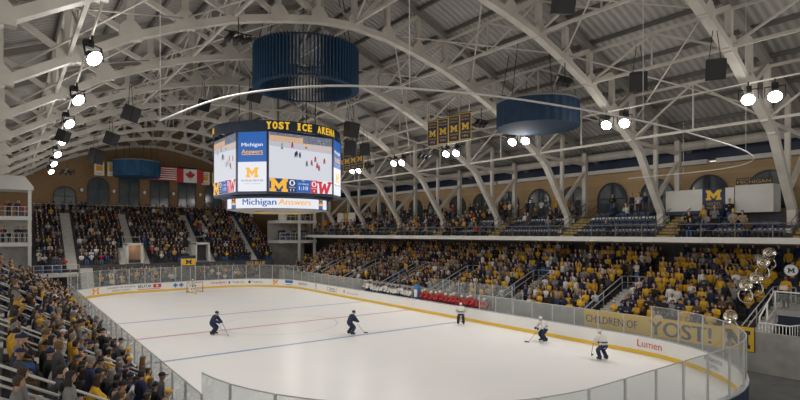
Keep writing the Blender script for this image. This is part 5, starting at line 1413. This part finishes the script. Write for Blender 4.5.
for k, ((x, y), i, kd, h, lab) in enumerate(SOU):
    person('band_member', 'band player in yellow carrying the ' + lab.split(' under')[0].split(',')[0].split(' by')[0].split(' in the')[0], 'person', kd, (x + .12, y, RZf(i)), -PI / 2 - .1, 'yellow', 'navy', 'cap', 'navy', 'band players with sousaphones', rs)
    sousaphone((x - .38, y - .02, RZf(i) + h), -PI / 2 + .45, lab)
def bass_drum(loc, rz):
    t = thing('bass_drum', 'bass drum with white head and dark block letter held by the band', 'drum', loc, rz)
    Mr = Matrix.Rotation(R(90), 4, 'X')
    m = MB(); m.lathe([(.33, -.2), (.33, .2)], NAVY, 28, Mr); obj('shell', m, t)
    m = MB(); m.lathe([(.001, .205), (.32, .205), (.34, .19), (.34, .15)], WHITE, 28, Mr); m.lathe([(.001, -.205), (.32, -.205), (.34, -.19), (.34, -.15)], WHITE, 28, Mr); obj('head', m, t)
    m = MB(); m.add([((p[0] - .65) * .27, -.215, (p[1] - .5) * .27) for p in M_PTS], [tuple(range(len(M_PTS)))], NAVY); obj('emblem', m, t)
bass_drum((37.25, 11.45, 4.95), -PI / 2 + .35)
person('band_member', 'band player in yellow holding the bass drum with dark letter', 'person', 'stand_hold', (37.75, 11.5, RZf(8)), -PI / 2, 'yellow', 'navy', 'short', None, 'band players', rs)
n = 0
for i in range(5, 12):
    for q in range(5):
        y = 9.0 + q * .55 + (i % 2) * .25
        if i <= 7 and y > 10.6: continue
        if i == 8 and abs(y - 11.6) < .8: continue
        n += 1
        if view((RX(i), y, RZf(i) + 1))[0] > 806: continue
        person('band_member', 'band player in %s, %s row across the ice, %s place from the corner' % ('yellow', ORD[i + 1], ORD[q + 1]), 'person', rs.choice(['stand_hold', 'stand_hold', 'stand_clap', 'stand']), (RX(i), y, max(3.0, RZf(i))), -PI / 2 + .3, rs.choice(['yellow', 'yellow', 'gold']), 'navy', rs.choice(['short', 'long', 'cap']), 'navy', 'band players', rs)
for i, y, c, lab in ((9, 13.5, 'yellow', 'standing person in yellow beside the topmost sousaphone, pale trousers'), (8, 13.35, 'yellow', 'standing person in yellow one row below, beside the topmost sousaphone'), (5, 13.2, 'navy', 'standing person in navy just left of the middle sousaphone'), (2, 13.2, 'black', 'standing person in black below the lower middle sousaphone'), (1, 12.9, 'orange', 'person in orange stripes behind the lowest sousaphone')):
    person('band_member', lab, 'person', 'stand', (RX(i), y, RZf(i)), -PI / 2, c, 'tan', 'short', None, None, rs)
t = thing('snare_drum', 'small pale snare drum held beside the white sloping rail', 'drum', (34.2, 10.85, 4.15), 0.2)
m = MB(); m.lathe([(.001, .12), (.19, .12), (.2, .1), (.2, -.1), (.19, -.12), (.001, -.12)], mat('drum_head_cream', (.75, .6, .4), .5), 20); obj('shell', m, t)
m = MB(); m.lathe([(.205, .12), (.215, .1), (.205, .08)], CHROME, 20); obj('hoop', m, t)
person('band_member', 'band player in yellow behind the small pale snare drum', 'person', 'stand_hold', (34.55, 10.85, 3.0), -PI / 2, 'gold', 'navy', 'short', None, None, rs)
